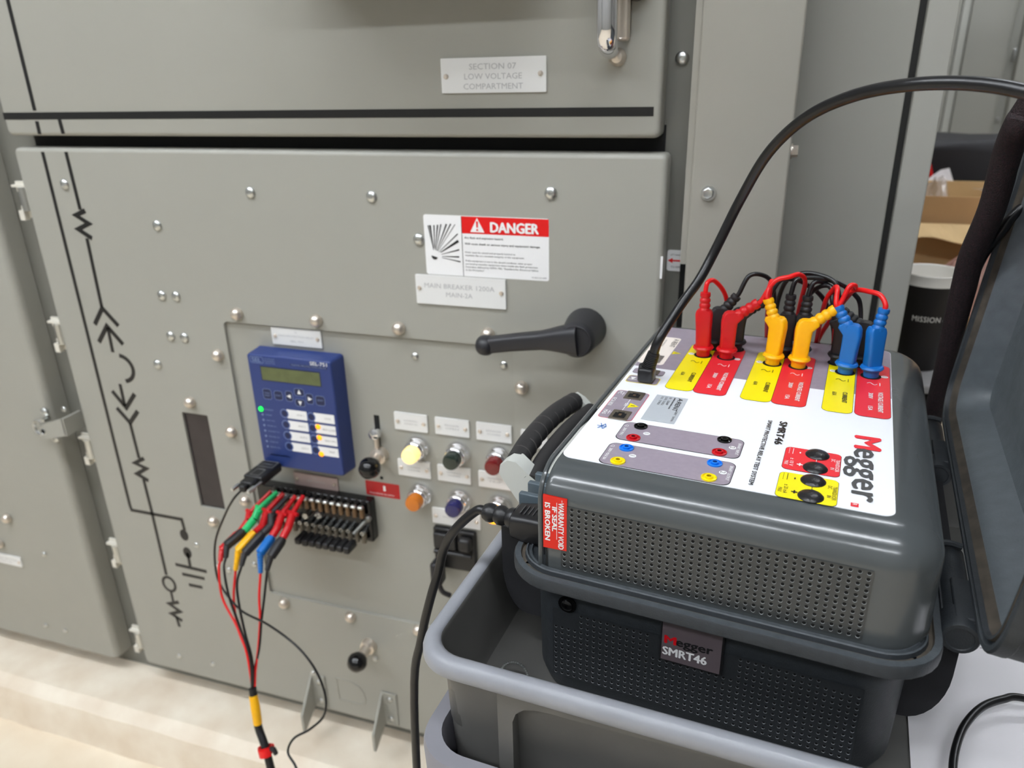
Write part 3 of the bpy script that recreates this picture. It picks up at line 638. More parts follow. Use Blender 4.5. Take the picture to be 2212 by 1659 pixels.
b1 = [(-0.7303, 0.78, 0.5341), (-0.7266, 0.766, 0.5151), (-0.7141, 0.752, 0.4772), (-0.6912, 0.738, 0.4333), (-0.671, 0.724, 0.3978), (-0.6679, 0.71, 0.3353)]
r2 = [(-0.72, 0.78, 0.5051), (-0.7186, 0.766, 0.4657), (-0.7096, 0.752, 0.4263), (-0.6893, 0.738, 0.3987), (-0.6717, 0.724, 0.3799), (-0.667, 0.71, 0.3356)]
b2 = [(-0.7024, 0.78, 0.523), (-0.7074, 0.766, 0.4939), (-0.6984, 0.752, 0.4637), (-0.6842, 0.738, 0.4264), (-0.6683, 0.724, 0.3897), (-0.6661, 0.71, 0.3358)]
r3 = [(-0.6724, 0.78, 0.5108), (-0.6709, 0.766, 0.4765), (-0.6646, 0.752, 0.4459), (-0.665, 0.738, 0.405), (-0.6656, 0.724, 0.3727), (-0.6635, 0.71, 0.3366)]
b3 = [(-0.6599, 0.78, 0.5176), (-0.6615, 0.766, 0.4786), (-0.6621, 0.752, 0.4465), (-0.6633, 0.738, 0.4054), (-0.6673, 0.724, 0.3722), (-0.6618, 0.71, 0.3371)]
lead('a', redj, [(-.7003, .868, .5967), (-.7226, .838, .5717), (-.7171, .826, .5660), (-.7241, .812, .5522)], redj, [(-.7241, .812, .5522), (-.7408, .785, .5346), (-.7429, .779, .518)], redw, r1, 'leftmost test lead with red clip and red plug boot')
lead('b', greenj, [(-.6895, .868, .5976), (-.7048, .838, .5816), (-.7056, .826, .5711), (-.7156, .812, .5571)], blkj, [(-.7156, .812, .5571), (-.7304, .785, .545), (-.7311, .779, .5263)], blkw, b1, 'test lead with green clip and black plug boot')
lead('c', redj, [(-.6778, .868, .597), (-.6899, .838, .580), (-.6924, .826, .5602), (-.6963, .812, .5574)], yelj, [(-.6971, .812, .5572), (-.7107, .785, .5389), (-.7171, .779, .5072)], redw, r2, 'test lead with red clip and yellow plug boot')
lead('d', blkj, [(-.6664, .868, .5973), (-.6822, .838, .5776), (-.6760, .826, .5651), (-.6828, .812, .5582)], blkj, [(-.6828, .812, .5582), (-.6994, .785, .5369), (-.7044, .779, .5174)], blkw, b2, 'all black test lead between the yellow and blue boots')
lead('e', redj, [(-.6566, .868, .5956), (-.6627, .838, .581), (-.6652, .826, .5635), (-.6668, .812, .5555)], bluj, [(-.6669, .812, .5546), (-.6713, .785, .5425), (-.6716, .779, .5117)], redw, r3, 'test lead with red clip and blue plug boot')
lead('f', redj, [(-.6421, .868, .598), (-.6436, .838, .5848), (-.6457, .826, .5671), (-.6478, .812, .5566)], blkj, [(-.6479, .812, .5557), (-.6532, .785, .5395), (-.659, .779, .5185)], blkw, b3, 'rightmost test lead with red clip and black plug boot')
BU = [(-.6665, .712, .350), (-.6614, .705, .3192), (-.6583, .70, .2881), (-.6435, .69, .2656), (-.6312, .68, .2341), (-.6191, .67, .1908), (-.60, .65, .08), (-.57, .63, .006)]
t = thing('cable_bundle', 'black sheathed bundle of the test leads hanging to the floor', 'cable', (-.57, .63, 0))
part('sheath', MB().tube(BU, .0060, sub=5, n=14), black, t)
part('yellow_band', MB().tube([(-.6650, .7095, .340), (-.6614, .705, .3192), (-.6588, .7008, .2935)], [.0064, .0070, .0065], sub=4, n=14), yelj, t, 'yellow heat shrink band')
t = thing('cable_tie', 'red hook and loop strap wrapped round the black cable bundle', 'cable strap', (-.6405, .688, .259))
cen = Vector((-.6405, .6885, .2590)); ax = Vector((.35, -.30, -.93)).normalized(); u = ax.cross(Vector((0, 1, 0))).normalized(); v = ax.cross(u)
for j, (rad, dz, st, en) in enumerate(((.0090, 0, 0, 380), (.0118, .0020, 20, 300))):
    b = MB(); pr = [(-.0055, -.0007), (.0055, -.0007), (.0055, .0007), (-.0055, .0007)]
    rings = []
    for a in range(st, en+1, 20):
        d = u*math.cos(math.radians(a))*(1.5 if math.cos(math.radians(a)) < 0 and j == 0 else 1)+v*math.sin(math.radians(a)); c0 = cen+d*rad+ax*dz
        rings.append([c0+ax*q[0]+d.normalized()*q[1] for q in pr])
    b.loft(rings); part('strap_loop', b, redw, t)
part('strap_tail', MB().tube([cen+Vector((.006, 0, .003)), cen+Vector((.015, -.002, .008)), cen+Vector((.018, -.002, .0))], [.0035, .004, .0035], sub=3), blkj, t)

# ================================================================== right column and side enclosure
t = thing('steel_column_panel', 'light grey narrow steel panel right of the switchgear door', 'steel panel', (-.035, .90, .0), 'w')
part('panel', MB().rbox((-.0875, .900, .081), (.0156, .98, 2.3), .003, axis='z').box((-.0945, .905, .985), (-.0875, .97, 2.3)), mat('column_paint', (152, 149, 140), .42, noise=.02, nscale=3, bump=.05, bscale=500), t)
hexb = MB(); hexb.lathe((0, 0, 0), OUT, [(.0085, 0), (.0085, .0018), (.0001, .0018)], n=20); hexb.lathe((0, 0, 0), OUT, [(.0066, .0018), (.0066, .0065), (.0055, .0072), (.0042, .0068), (0, .0066)], n=6)
hexm = mkmesh('hex_bolt', hexb, zinc); inst('hex_bolt', hexm, t, (-.0675, .900, 1.0689))
hb2 = MB(); hb2.lathe((0, 0, 0), (1, 0, 0), [(.0085, 0), (.0085, .0018), (0, .0018)], n=20); hb2.lathe((0, 0, 0), (1, 0, 0), [(.0064, .0018), (.0064, .0078), (0, .0078)], n=6)
inst('side_bolt', mkmesh('side_bolt', hb2, nickel), t, (.0156, .93, 1.1120))
t = thing('side_enclosure', 'darker grey tall steel enclosure with a black vertical gap, behind the coloured leads', 'electrical cabinet', (.09, 1.0, 0))
part('wide_panel', MB().rbox((-.02, 1.0, .081), (.1310, 1.03, 2.3), .002, axis='z'), mat('enclosure_paint', (156, 155, 147), .42, noise=.02, nscale=3), t)
part('gap_strip', MB().box((.1310, 1.012, .081), (.1392, 1.03, 2.3)), mat('gap_black', (48, 48, 46), .7), t)
part('edge_panel', MB().rbox((.1392, 1.0, .081), (.1698, 1.03, 2.3), .002, axis='z'), mat('enclosure_paint2', (164, 163, 155), .42), t)

# ================================================================== far cabinets and the work table
t = thing('far_cabinets', 'pale grey metal cabinets far behind on the right', 'electrical cabinet', (.8, 3.0, 0))
part('body', MB().box((.2, 3.02, 0), (2.4, 3.6, 2.4)), farm, t)
part('door_leaf', MB().rbox((.545, 3.0, .05), (.668, 3.02, 2.3), .003, axis='z').rbox((.2, 3.0, .05), (.515, 3.02, 2.3), .003, axis='z'), farm, t)
part('door_leaf', MB().rbox((.698, 2.985, .05), (1.2, 3.02, 2.3), .004, axis='z'), farm, t)
part('trim_strip', MB().box((.520, 3.005, .05), (.541, 3.02, 2.3)), mat('trim_light', (196, 196, 188), .4), t)
part('latch', MB().rbox((.680, 2.975, 1.195), (.689, 3.0, 1.235), .003), zinc, t)
part('door_screw', MB().lathe((.680, 3.0, 1.024), OUT, [(.006, 0), (.005, .004), (0, .005)], n=14), zinc, t)
t = thing('work_table', 'table with a dark edge carrying the paper cup and cartons', 'table', (.7, 1.5, 0))
part('table_top', MB().rbox((.19, 1.20, .735), (1.5, 2.3, .750), .003), mat('table_top_grey', (150, 148, 148), .4), t)
part('apron', MB().box((.20, 1.215, .700), (1.49, 1.235, .735)), dark, t)
for x in (.235, 1.45):
    for y in (1.25, 2.25): part('leg', MB().rbox((x-.015, y-.015, 0), (x+.015, y+.015, .735), .003), black, t)
# cup
cx, cy = .2475, 1.29
t = thing('paper_cup', 'black paper cup with white rim and MISSION lettering', 'cup', (cx, cy, .75))
part('wall', MB().lathe((cx, cy, .75), (0, 0, 1), [(.0315, 0), (.0325, .002), (.0442, .1370), (.0455, .1515), (.0463, .1530), (.0455, .1545), (.0438, .1530), (.0305, .006), (0, .006)], n=40, mis=[0, 0, 1, 1, 1, 1, 1, 1, 1]), [cupm, cupw], t)
b = MB(); vs, fs = text2d('MISSION & CO', .0085, cx=.82, bold=.01, spacing=1.05)
def cupmap(x, y):
    rr = .0398; a = -2.165+x/rr; return (cx+(rr+y*.06)*math.cos(a)*1.0, cy+(rr+y*.06)*math.sin(a), .75+.083+y)
b.add([cupmap(x, y) for x, y in vs], fs)
b.v = [tuple(Vector(p)+Vector((p[0]-cx, p[1]-cy, 0)).normalized()*.0012) for p in b.v]
part('lettering', b, cupw, t, smooth=False)
# cartons
def carton(x0, x1, y0, y1, z0, z1, zb, zf, lab):
    t = thing('cardboard_carton', lab, 'cardboard box', ((x0+x1)/2, (y0+y1)/2, z0), group='open cartons on the table')
    w_ = .004
    b = MB(); b.box((x0, y1-w_, z0), (x1, y1, zb), 1); b.box((x0, y0, z0), (x0+w_, y1, z1), 1); b.box((x1-w_, y0, z0), (x1, y1, z1), 1); b.box((x0, y0, z0), (x1, y1, z0+w_), 1); b.box((x0, y0, z0), (x1, y0+w_, zf), 0)
    part('carton_body', b, [card, cardl], t, smooth=False)
    return t
ta = carton(.255, .72, 1.62, 1.93, .751, .955, .958, .968, 'rear open carton of tan cardboard with plastic film in it')
tb = carton(.235, .70, 1.40, 1.605, .751, .86, .898, .80, 'front open carton with a torn pale flap, just behind the cup')
fl = MB(); nseg = 26
top = [(.250+.45*i/nseg, 1.606, .921) for i in range(nseg+1)]; bot = [(.250+.45*i/nseg, 1.535+(.004*math.sin(i*1.7)+.003*math.sin(i*3.1)), .903+.006*math.sin(i*.9)*(1 if i < 8 else .4)) for i in range(nseg+1)]
fl.loft([[(a[0], a[1], a[2]), (b_[0], b_[1], b_[2]), (b_[0], b_[1]+.003, b_[2]-.002), (a[0], a[1]+.003, a[2]-.002)] for a, b_ in zip(top, bot)])
part('flap', fl, cardl, tb, smooth=False)
def film(x0, x1, y0, y1, z, lab, amp=.02, seed=1, m=plast):
    rnd = random.Random(seed); b = MB(); n = 14; ph = [rnd.uniform(0, 6.3) for _ in range(8)]
    for j in range(n+1):
        for i in range(n+1):
            u_, v_ = i/n, j/n; h = math.sin(math.pi*u_)*math.sin(math.pi*v_)
            zz = z+amp*(h*1.6+.35*math.sin(9*u_+ph[0])*math.cos(7*v_+ph[1])+.25*math.sin(17*u_+ph[2]+5*v_)+rnd.uniform(-.12, .12))*(.3+h)
            b.v.append((x0+(x1-x0)*u_+rnd.uniform(-.003, .003), y0+(y1-y0)*v_, zz))
    for j in range(n):
        for i in range(n):
            k = j*(n+1)+i; b.f.append((k, k+1, k+n+2, k+n+1)); b.m.append(0)
    solo('plastic_bag', b, m, lab, 'plastic bag', ((x0+x1)/2, (y0+y1)/2, z-amp), smooth=False)
film(.27, .36, 1.64, 1.90, .915, 'crumpled clear plastic bag at the left of the rear carton', .03, 3)
film(.41, .60, 1.64, 1.90, .950, 'clear plastic bag bulging from the rear carton beside the braided sleeve', .03, 5)
film(.245, .44, 1.42, 1.59, .800, 'crumpled pinkish clear plastic in the front carton behind the cup', .045, 9, mat('pink_film', (196, 150, 138), .25, alpha=.7, bump=.4, bscale=30))
film(.44, .66, 1.42, 1.59, .800, 'crumpled clear plastic in the front carton right of the sleeve', .05, 11, mat('pink_film2', (186, 158, 140), .25, alpha=.75, bump=.4, bscale=30))
t = thing('equipment_bag', 'long black nylon bag lying behind the cartons', 'bag', (.7, 2.08, .75))
bg = MB(); rings = []
for i in range(21):
    x = .25+.95*i/20; k = 1 if 0 < i < 20 else .9
    rings.append([(x, 2.08+k*(p)+.003*math.sin(i*1.3+j), .75+.145+k*(q-.145)+.004*math.sin(i*.8+j*.7)) for j, (p, q) in enumerate(rrect(-.105, .12, 0, .292, .03, 5))])
bg.loft(rings); part('bag_body', bg, bagm, t)
part('zip_band', MB().box((.26, 1.9735, .945), (1.19, 1.9765, .955)), dark, t)
solo('red_strap', MB().tube([(.3390, 1.95, .950), (.3330, 1.95, .968), (.3270, 1.95, .990)], [.005, .0055, .004], sub=3, n=8), redw, 'short red strap end poking up above the rear carton', 'strap', (.339, 1.95, .95))
solo('paper_tag', MB().prism([(.318, 1.93, .955), (.378, 1.93, .955), (.366, 1.94, .984), (.350, 1.94, .980)], (0, .001, 0)), paperm, 'small white paper tag leaning above the rear carton', 'paper', (.345, 1.93, .955), smooth=False)
solo('blue_rod', MB().tube([(.5145, 2.17, 1.043), (.552, 2.19, 1.145), (.60, 2.2, 1.28)], .0115, n=12, sub=2), bluer, 'bright blue plastic rod rising behind the braided sleeve', 'rod', (.5145, 2.17, 1.04))
solo('wooden_handle', MB().tube([(.560, 2.10, 1.172), (.575, 2.10, 1.178), (.66, 2.10, 1.19), (.90, 2.10, 1.20)], [.010, .0165, .018, .018], sub=3, n=14), wood, 'rounded end of a wooden handle at the right frame edge', 'wooden handle', (.7, 2.10, 1.17))
solo('equipment_case', MB().rbox((.70, 1.98, 1.045), (1.15, 2.2, 1.172), .02, axis='z'), bagm, 'black case at the far right carrying the wooden handle', 'case', (.9, 2.1, 1.045))

# ================================================================== cart and tote
X0, X1, Y0c, Y1c = -.239, .640, .369, .846     # outer rim of the tote in the cart frame
t = thing('utility_cart', 'grey plastic cart whose raised lip holds the grey tote', 'cart', (-.07, .6, 0), 'c')
c = MB(); n = 8
def RR(x0, x1, y0, y1, z, r): return [(p, q, z) for p, q in rrect(x0, x1, y0, y1, r, n)]
cx0, cx1, cy0, cy1 = -.2345, .6355, .3500, .862
c.loft([RR(cx0+.004, cx1-.004, cy0+.004, cy1-.004, .60, .034), RR(cx0, cx1, cy0, cy1, .736, .036), RR(cx0+.0012, cx1-.0012, cy0+.0012, cy1-.0012, .740, .035),
        RR(cx0+.0120, cx1-.0120, cy0+.0130, cy1-.0130, .740, .028), RR(cx0+.0128, cx1-.0128, cy0+.014, cy1-.014, .737, .027), RR(cx0+.0135, cx1-.0135, cy0+.015, cy1-.015, .615, .026)])
part('top_tray', c, cartm, t)
part('lower_shelf', MB().rbox((cx0, cy0, .16), (cx1, .765, .23), .02), cartm, t)
for x in (cx0+.03, cx1-.03):
    for y in (cy0+.05, .715):
        part('upright', MB().rbox((x-.018, y-.018, .08), (x+.018, y+.018, .605), .006), cartm, t)
        part('caster', MB().cyl((x-.012, y, .04), (x+.012, y, .04), .04, n=24).box((x-.016, y-.01, .05), (x+.016, y+.01, .085)), black, t)
t = thing('plastic_tote', 'grey plastic tote with rounded rim holding the test set case', 'tote', (-.07, .6, .62), 'c')
c = MB(); rf = .013   # rim width
def off(o, z, rad): return RR(X0+o, X1-o, Y0c+o, Y1c-o, z, rad)
R0 = .034
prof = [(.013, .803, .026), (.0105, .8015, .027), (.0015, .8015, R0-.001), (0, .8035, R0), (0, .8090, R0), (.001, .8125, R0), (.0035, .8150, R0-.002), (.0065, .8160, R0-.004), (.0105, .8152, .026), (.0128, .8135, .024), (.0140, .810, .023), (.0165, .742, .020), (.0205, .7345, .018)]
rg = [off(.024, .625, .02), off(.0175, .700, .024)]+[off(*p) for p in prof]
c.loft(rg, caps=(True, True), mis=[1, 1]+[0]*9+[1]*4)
part('tote_body', c, [totem, tote_shade], t)
# raised T rib with arch under the front rim
yw = Y0c+.0145; z1 = .8030
arch = [(-.1585, .640), (-.1585, .7770), (-.1560, .7850), (-.1500, .7910), (-.1410, .7938), (-.130, .7945)]
pts = [(-.1698, .640), (-.1698, z1), (.57, z1), (.57, .640), (.559, .640), (.559, .777), (.553, .79), (.54, .7950), (.3, .7970), (-.02, .7975)]+arch[::-1]
b = MB(); b.prism([(x, Y0c+.0035, z) for x, z in pts], (0, .0125, 0)); part('front_rib', b, tote_shade, t, smooth=False)
# ball chain lying in the tote
ch_ = MB()
def bead(x, y, z, r=.0011): ch_.lathe((x, y, z-r), (0, 0, 1), [(0, 0), (r*.8, r*.35), (r, r), (r*.8, r*1.65), (0, r*2)], n=8)
for (cx_, cy_, rx, rz, a0, a1) in ((-.1900, .452, .0125, .020, 0, 190), (-.1790, .443, .0105, .013, 10, 185)):
    for k in range(0, 24):
        a = math.radians(a0+(a1-a0)*k/23); bead(cx_+rx*math.cos(a), cy_+.3*rz*math.sin(a), .7357+rz*math.sin(a)*.55)
solo('ball_chain', ch_, zinc, 'small steel ball chain loops in the tote corner', 'chain', (-.185, .45, .735), 'c')

# ================================================================== test set in its case (box frame)
tc_ = thing('relay_test_set', 'grey relay test set with white control panel in an open charcoal case', 'relay test set', (-.06, .62, .734), 'b')
ux0, ux1, uy0, uy1 = -.1778, .0776, .435, .8125; zt = .94
u = MB(); rings = []; n = 8
def UR(fi, ri, li, z, rr_, rl): return [(p, q, z) for p, q in rrect(ux0+li, ux1-ri, uy0+fi, uy1-fi, (rl, rr_, rr_, rl), n)]
rings.append(UR(.000, -.001, 0, .8602, .034, .006)); rings.append(UR(.000, .0, 0, .917, .034, .006))
for k in range(1, 11):
    a = math.pi/2*k/10; rings.append(UR(.0277*(1-math.cos(a)), .0315*(1-math.cos(a)), .0030*(1-math.cos(a)), .917+.0229*math.sin(a), max(.034-.031*(1-math.cos(a)), .004), .005))
u.loft(rings)
un = part('unit_cover', u, unitm, tc_)
# end trim on the left side: a thin bead following the bent edge
tr = MB(); tr.tube([(ux0-.0016, uy0+.0005, .858), (ux0-.0016, uy0+.0005, .917)]+[(ux0-.0016, uy0+.0277*(1-math.cos(math.pi/2*k/10))+.0005, .917+.0227*math.sin(math.pi/2*k/10)) for k in range(1, 11)]+[(ux0-.0012, .70, .9395), (ux0-.0012, uy1-.03, .9395)], .0019, n=8)
part('edge_trim', tr, unitm, tc_)
seam = MB(); seam.strip([(ux0+.0035, uy0-.0001, .860), (ux0+.0035, uy0-.0001, .917)], .0007, .0002, OUT)
part('side_seam', seam, hole, tc_, smooth=False)
# vent patches: shallow dimples, floors coloured black for the dark inside
def vents(xs, zs, dx, dz, r, y, border, mats, name, par, skip=None, mk=16):
    b = MB(); dep = .0006
    for i, x in enumerate(xs):
        for j, z in enumerate(zs):
            if skip and skip(i, j):
                b.add([(x-dx/2, y, z-dz/2), (x+dx/2, y, z-dz/2), (x+dx/2, y, z+dz/2), (x-dx/2, y, z+dz/2)], [(0, 1, 2, 3)]); continue
            inner = []; outer = []; deepr = []
            for k in range(mk):
                a = 2*math.pi*k/mk; ca, sa = math.cos(a), math.sin(a); s_ = 1/max(abs(ca), abs(sa))
                outer.append((x+ca*s_*dx/2, y, z+sa*s_*dz/2)); inner.append((x+ca*r*1.12, y, z+sa*r*1.12)); deepr.append((x+ca*r, y+dep*.45, z+sa*r))
            o = len(b.v); b.v += outer+inner+deepr
            for k in range(mk):
                q = (k+1) % mk
                b.f.append((o+k, o+q, o+mk+q, o+mk+k)); b.m.append(0); b.f.append((o+mk+k, o+mk+q, o+2*mk+q, o+2*mk+k)); b.m.append(1)
            b.f.append(tuple(o+2*mk+k for k in range(mk))); b.m.append(2)
    return part(name, b, mats, par, smooth=False)
nx, nz = 37, 12
dx = (.0357+.1553)/36; dz = (.9147-.8675)/11
# a few percent wider spacing as in the photo, rows fall on the flat front
xs = [-.1553+dx*i for i in range(-1, nx)]; zs = [.8675+dz*j for j in range(nz)]
vents(xs, zs, dx, dz, .00122, uy0-.0006, 0, [holerim, mat('vent_chamfer', (134, 138, 138), .35), hole], 'vent_grille', tc_, skip=lambda i, j: i == 0 and j > 2)
# warranty seal
b = MB(); y = uy0-.0009
b.add([(-.1768, y, .8790), (-.1588, y, .8798), (-.1588, y, .9228), (-.1768, y, .9232)], [(0, 1, 2, 3)], 0); b.add([(-.1768, y+.0009, .8790), (-.1588, y+.0009, .8798), (-.1588, y+.0009, .9228), (-.1768, y+.0009, .9232)], [(0, 1, 2, 3)], 0)
D_, U_ = (0, 0, -1), (1, 0, 0)
fit_text(b, 'WARRANTY VOID', .0040, .0385, (-.1650, y-.0002, .9190), D_, U_, 1, bold=.03)
fit_text(b, 'IF SEAL', .0036, .020, (-.1697, y-.0002, .9150), D_, U_, 1, bold=.05)
fit_text(b, 'IS BROKEN', .0038, .031, (-.1752, y-.0002, .9175), D_, U_, 1, bold=.05)
b.add([(-.1665, y-.0002, .9185), (-.16615, y-.0002, .9185), (-.16615, y-.0002, .8880), (-.1665, y-.0002, .8880)], [(0, 1, 2, 3)], 1)
b.add([(-.1626, y-.0002, .9212), (-.16225, y-.0002, .9212), (-.16225, y-.0002, .9195), (-.1626, y-.0002, .9195)], [(0, 1, 2, 3)], 1)
part('warranty_seal', b, [mat('seal_red', (222, 30, 12), .4), white], tc_, 'red warranty seal sticker', smooth=False)

# control panel artwork ------------------------------------------------
LZ = zt-.0001+.0004
g = MB()   # 0 white 1 mauve 2 yellow 3 red 4 ink 5 white print 6 grey line 7 silver 8 cream 9 pink edge 10 blue ink
def area(x0, x1, y0, y1, r, mi, dz=0.0, nn=6):
    rr_ = r if isinstance(r, (list, tuple)) else (r,)*4
    g.poly([(p, q, LZ+dz) for p, q in rrect(x0, x1, y0, y1, rr_, nn)], mi)
def outl(x0, x1, y0, y1, r, mi, w_=.0004, dz=.0002):
    area(x0-w_, x1+w_, y0-w_, y1+w_, r+w_, mi, dz)
lx0, lx1, ly0, ly1 = -.1747, .0466, .4625, .7850
g.loft([[(p, q, LZ-.0004) for p, q in rrect(lx0, lx1, ly0, ly1, (.0085, .0075, .008, .008), 6)], [(p, q, LZ) for p, q in rrect(lx0, lx1, ly0, ly1, (.0085, .0075, .008, .008), 6)]], mi=0)
area(lx0+.0003, lx1-.0003, .6600, ly1-.0003, (.0001, .0001, .008, .008), 1, .0001)
Tx, Ty = (0, -1, 0), (1, 0, 0)     # printed text reads towards the viewer: baseline along -y', letters up along +x'
def tx(s_, h, L, x, y, mi=4, **k): fit_text(g, s_, h, L, (x, y, LZ+.0006), Tx, Ty, mi, **k)
for k, (a, b_) in enumerate(((-.1352, -.1111), (-.0709, -.0459), (-.0060, .0170))):
    outl(a, b_, .6148, .7395, .0062, 4, .0003); area(a, b_, .6148, .7395, .0062, 2, .0003)
    m_ = (a+b_)/2
    tx('CURRENT', .0037, .0235, b_-.0085, .6600, 4, bold=.025); tx('60A', .0036, .0085, a+.0062, .6585, 4, bold=.0)
    g.strip([(m_-.004+.008*i/12, .6885+.0022*math.sin(i*.524), LZ+.0006) for i in range(13)], .0006, .0001, (0, 0, 1), 4)
    g.strip([(m_+.0062, .6850, LZ+.0006), (m_+.0062, .6920, LZ+.0006)], .0006, .0001, (0, 0, 1), 4)
    g.poly([(a+.0042+.0030*math.cos(t_), .7095+.0030*math.sin(t_), LZ+.0005) for t_ in [2*math.pi*i/20 for i in range(20)]], 5)
    put_text(g, str(k+1), .0034, (a+.0028, .7107, LZ+.0007), Tx, Ty, 4)
for k, (a, b_) in enumerate(((-.1106, -.0830), (-.0455, -.0184), (.0187, .0452))):
    outl(a, b_, .6145, .7395, .0062, 4, .0003); area(a, b_, .6145, .7395, .0062, 3, .0003)
    m_ = (a+b_)/2
    tx('VOLTAGE / CURRENT', .0036, .0440, b_-.0092, .6700, 5, bold=.04); tx('300V', .0034, .0125, a+.0098, .6665, 5, bold=.04); tx('15A', .0034, .0090, a+.0098, .6380, 5, bold=.04)
    g.strip([(m_-.005+.008*i/12, .6885+.0022*math.sin(i*.524), LZ+.0006) for i in range(13)], .0006, .0001, (0, 0, 1), 5)
    g.strip([(m_+.0052, .6850, LZ+.0006), (m_+.0052, .6920, LZ+.0006)], .0006, .0001, (0, 0, 1), 5)
    g.poly([(b_-.0042+.0030*math.cos(t_), .7095+.0030*math.sin(t_), LZ+.0005) for t_ in [2*math.pi*i/20 for i in range(20)]], 5)
    put_text(g, str(k+1), .0034, (b_-.0056, .7107, LZ+.0007), Tx, Ty, 3)
# warning triangle and sticker
g.poly([(-.1487, .7018, LZ+.0003), (-.1405, .7062, LZ+.0003), (-.1487, .7108, LZ+.0003)], 2); g.poly([(-.1468, .7058, LZ+.0005), (-.1440, .7058, LZ+.0005), (-.1440, .7068, LZ+.0005), (-.1468, .7068, LZ+.0005)], 4)
area(-.1745, -.1495, .6685, .7515, .004, 8, .0003)
tx('A', .0052, .0050, -.1560, .7465, 4); tx('RENT', .0052, .0175, -.1560, .7395, 4); tx('AVO RENTAL', .0018, .022, -.1640, .742, 4); tx('PROPERTY OF A RENT CALL FOR SERVICE', .0016, .060, -.1705, .7430, 4)
yy = .694
for i in range(22):
    w_ = (.0003, .0007, .0005)[i % 3]; g.poly([(-.1600, yy, LZ+.0005), (-.1535, yy, LZ+.0005), (-.1535, yy-w_, LZ+.0005), (-.1600, yy-w_, LZ+.0005)], 6); yy -= w_+.0005
# usb ports
area(-.1716, -.1428, .6410, .6540, .003, 6, .0002); area(-.1713, -.1431, .6413, .6537, .003, 1, .0003)
area(-.1716, -.1425, .6178, .6352, .003, 2, .0002); area(-.1711, -.1430, .6184, .6346, .003, 1, .0003)
g.poly([(-.1690, .6300, LZ+.0005), (-.1640, .6300, LZ+.0005), (-.1665, .6230, LZ+.0005)], 5)
g.poly([(-.1700, .6235, LZ+.0006), (-.1625, .6235, LZ+.0006), (-.1625, .6245, LZ+.0006), (-.1700, .6245, LZ+.0006)], 5)
# network ports group
area(-.1712, -.1428, .5372, .5972, .0035, 9, .0002); area(-.1707, -.1433, .5377, .5967, .0032, 1, .0003)
tx('PC', .0030, .006, -.1690, .5945, 5, bold=.02); tx('IEC61850', .0034, .0175, -.1700, .5790, 5, bold=.015); tx('MAS', .0032, .0085, -.1692, .5520, 5, bold=.02)
for y_ in (.5930, .5520):
    g.poly([(-.1665, y_-.003, LZ+.0005), (-.1625, y_-.003, LZ+.0005), (-.1625, y_-.0034, LZ+.0005), (-.1665, y_-.0034, LZ+.0005)], 5); g.poly([(-.1648, y_, LZ+.0005), (-.1643, y_, LZ+.0005), (-.1643, y_-.007, LZ+.0005), (-.1648, y_-.007, LZ+.0005)], 5)
g.poly([(-.1556, .5795, LZ+.0005), (-.1550, .5795, LZ+.0005), (-.1550, .5555, LZ+.0005), (-.1556, .5555, LZ+.0005)], 5)
put_text(g, 'OR', .0030, (-.1568, .5705, LZ+.0007), Tx, Ty, 5, bold=.03)
g.poly([(-.1533, .5622, LZ+.0004), (-.1445, .5672, LZ+.0004), (-.1533, .5723, LZ+.0004)], 2); g.poly([(-.1515, .5668, LZ+.0006), (-.1480, .5668, LZ+.0006), (-.1480, .5677, LZ+.0006), (-.1515, .5677, LZ+.0006)], 4)
# silver sticker
area(-.1371, -.1103, .5448, .5988, .0004, 7, .0002)
tx('A:RENT', .0040, .0270, -.1178, .5958, 4); tx('www.avorent.com', .0019, .0240, -.1215, .5955, 4, bold=.01)
for i, (s1, L_) in enumerate((('ID:   126169', .016), ('DATE: 12/18/23', .018), ('DUE:  12/18/24', .018))): tx(s1, .0019, L_, -.1253-.0034*i, .5955, 4)
tx('CERT   569376', .0018, .020, -.1143, .5690, 4)
# binary groups
for (y0_, y1_, r_) in ((.5040, .5360, .006), (.4630, .4970, .006)):
    area(-.1468, -.0543, y0_-.0005, y1_+.0005, r_, 4, .0002); area(-.1463, -.0548, y0_, y1_, r_, 1, .0003)
fit_text(g, '300V MAX', .0024, .0150, (-.1445, .5245, LZ+.0006), Tx, Ty, 5, bold=.02); fit_text(g, 'CJ', .0024, .003, (-.1445, .5300, LZ+.0006), Tx, Ty, 5, bold=.02)
fit_text(g, '300V MAX 8A', .0024, .0190, (-.1445, .4870, LZ+.0006), Tx, Ty, 5, bold=.02); fit_text(g, 'CJ', .0024, .003, (-.1445, .4925, LZ+.0006), Tx, Ty, 5, bold=.02)
fit_text(g, 'BINARY INPUT', .0022, .0190, (-.0580, .5290, LZ+.0006), Tx, Ty, 5, bold=.02); fit_text(g, 'BINARY OUTPUT', .0022, .0215, (-.0580, .4915, LZ+.0006), Tx, Ty, 5, bold=.02)
for (x_, y_, s_) in ((-.1256, .5203, '1'), (-.1256, .4808, '1'), (-.0612, .5203, '2'), (-.0612, .4800, '2')):
    g.poly([(x_+.0027*math.cos(t_), y_+.0027*math.sin(t_), LZ+.0005) for t_ in [2*math.pi*i/22 for i in range(22)]], 5); put_text(g, s_, .0034, (x_-.0017, y_+.0013, LZ+.0007), Tx, Ty, 4)
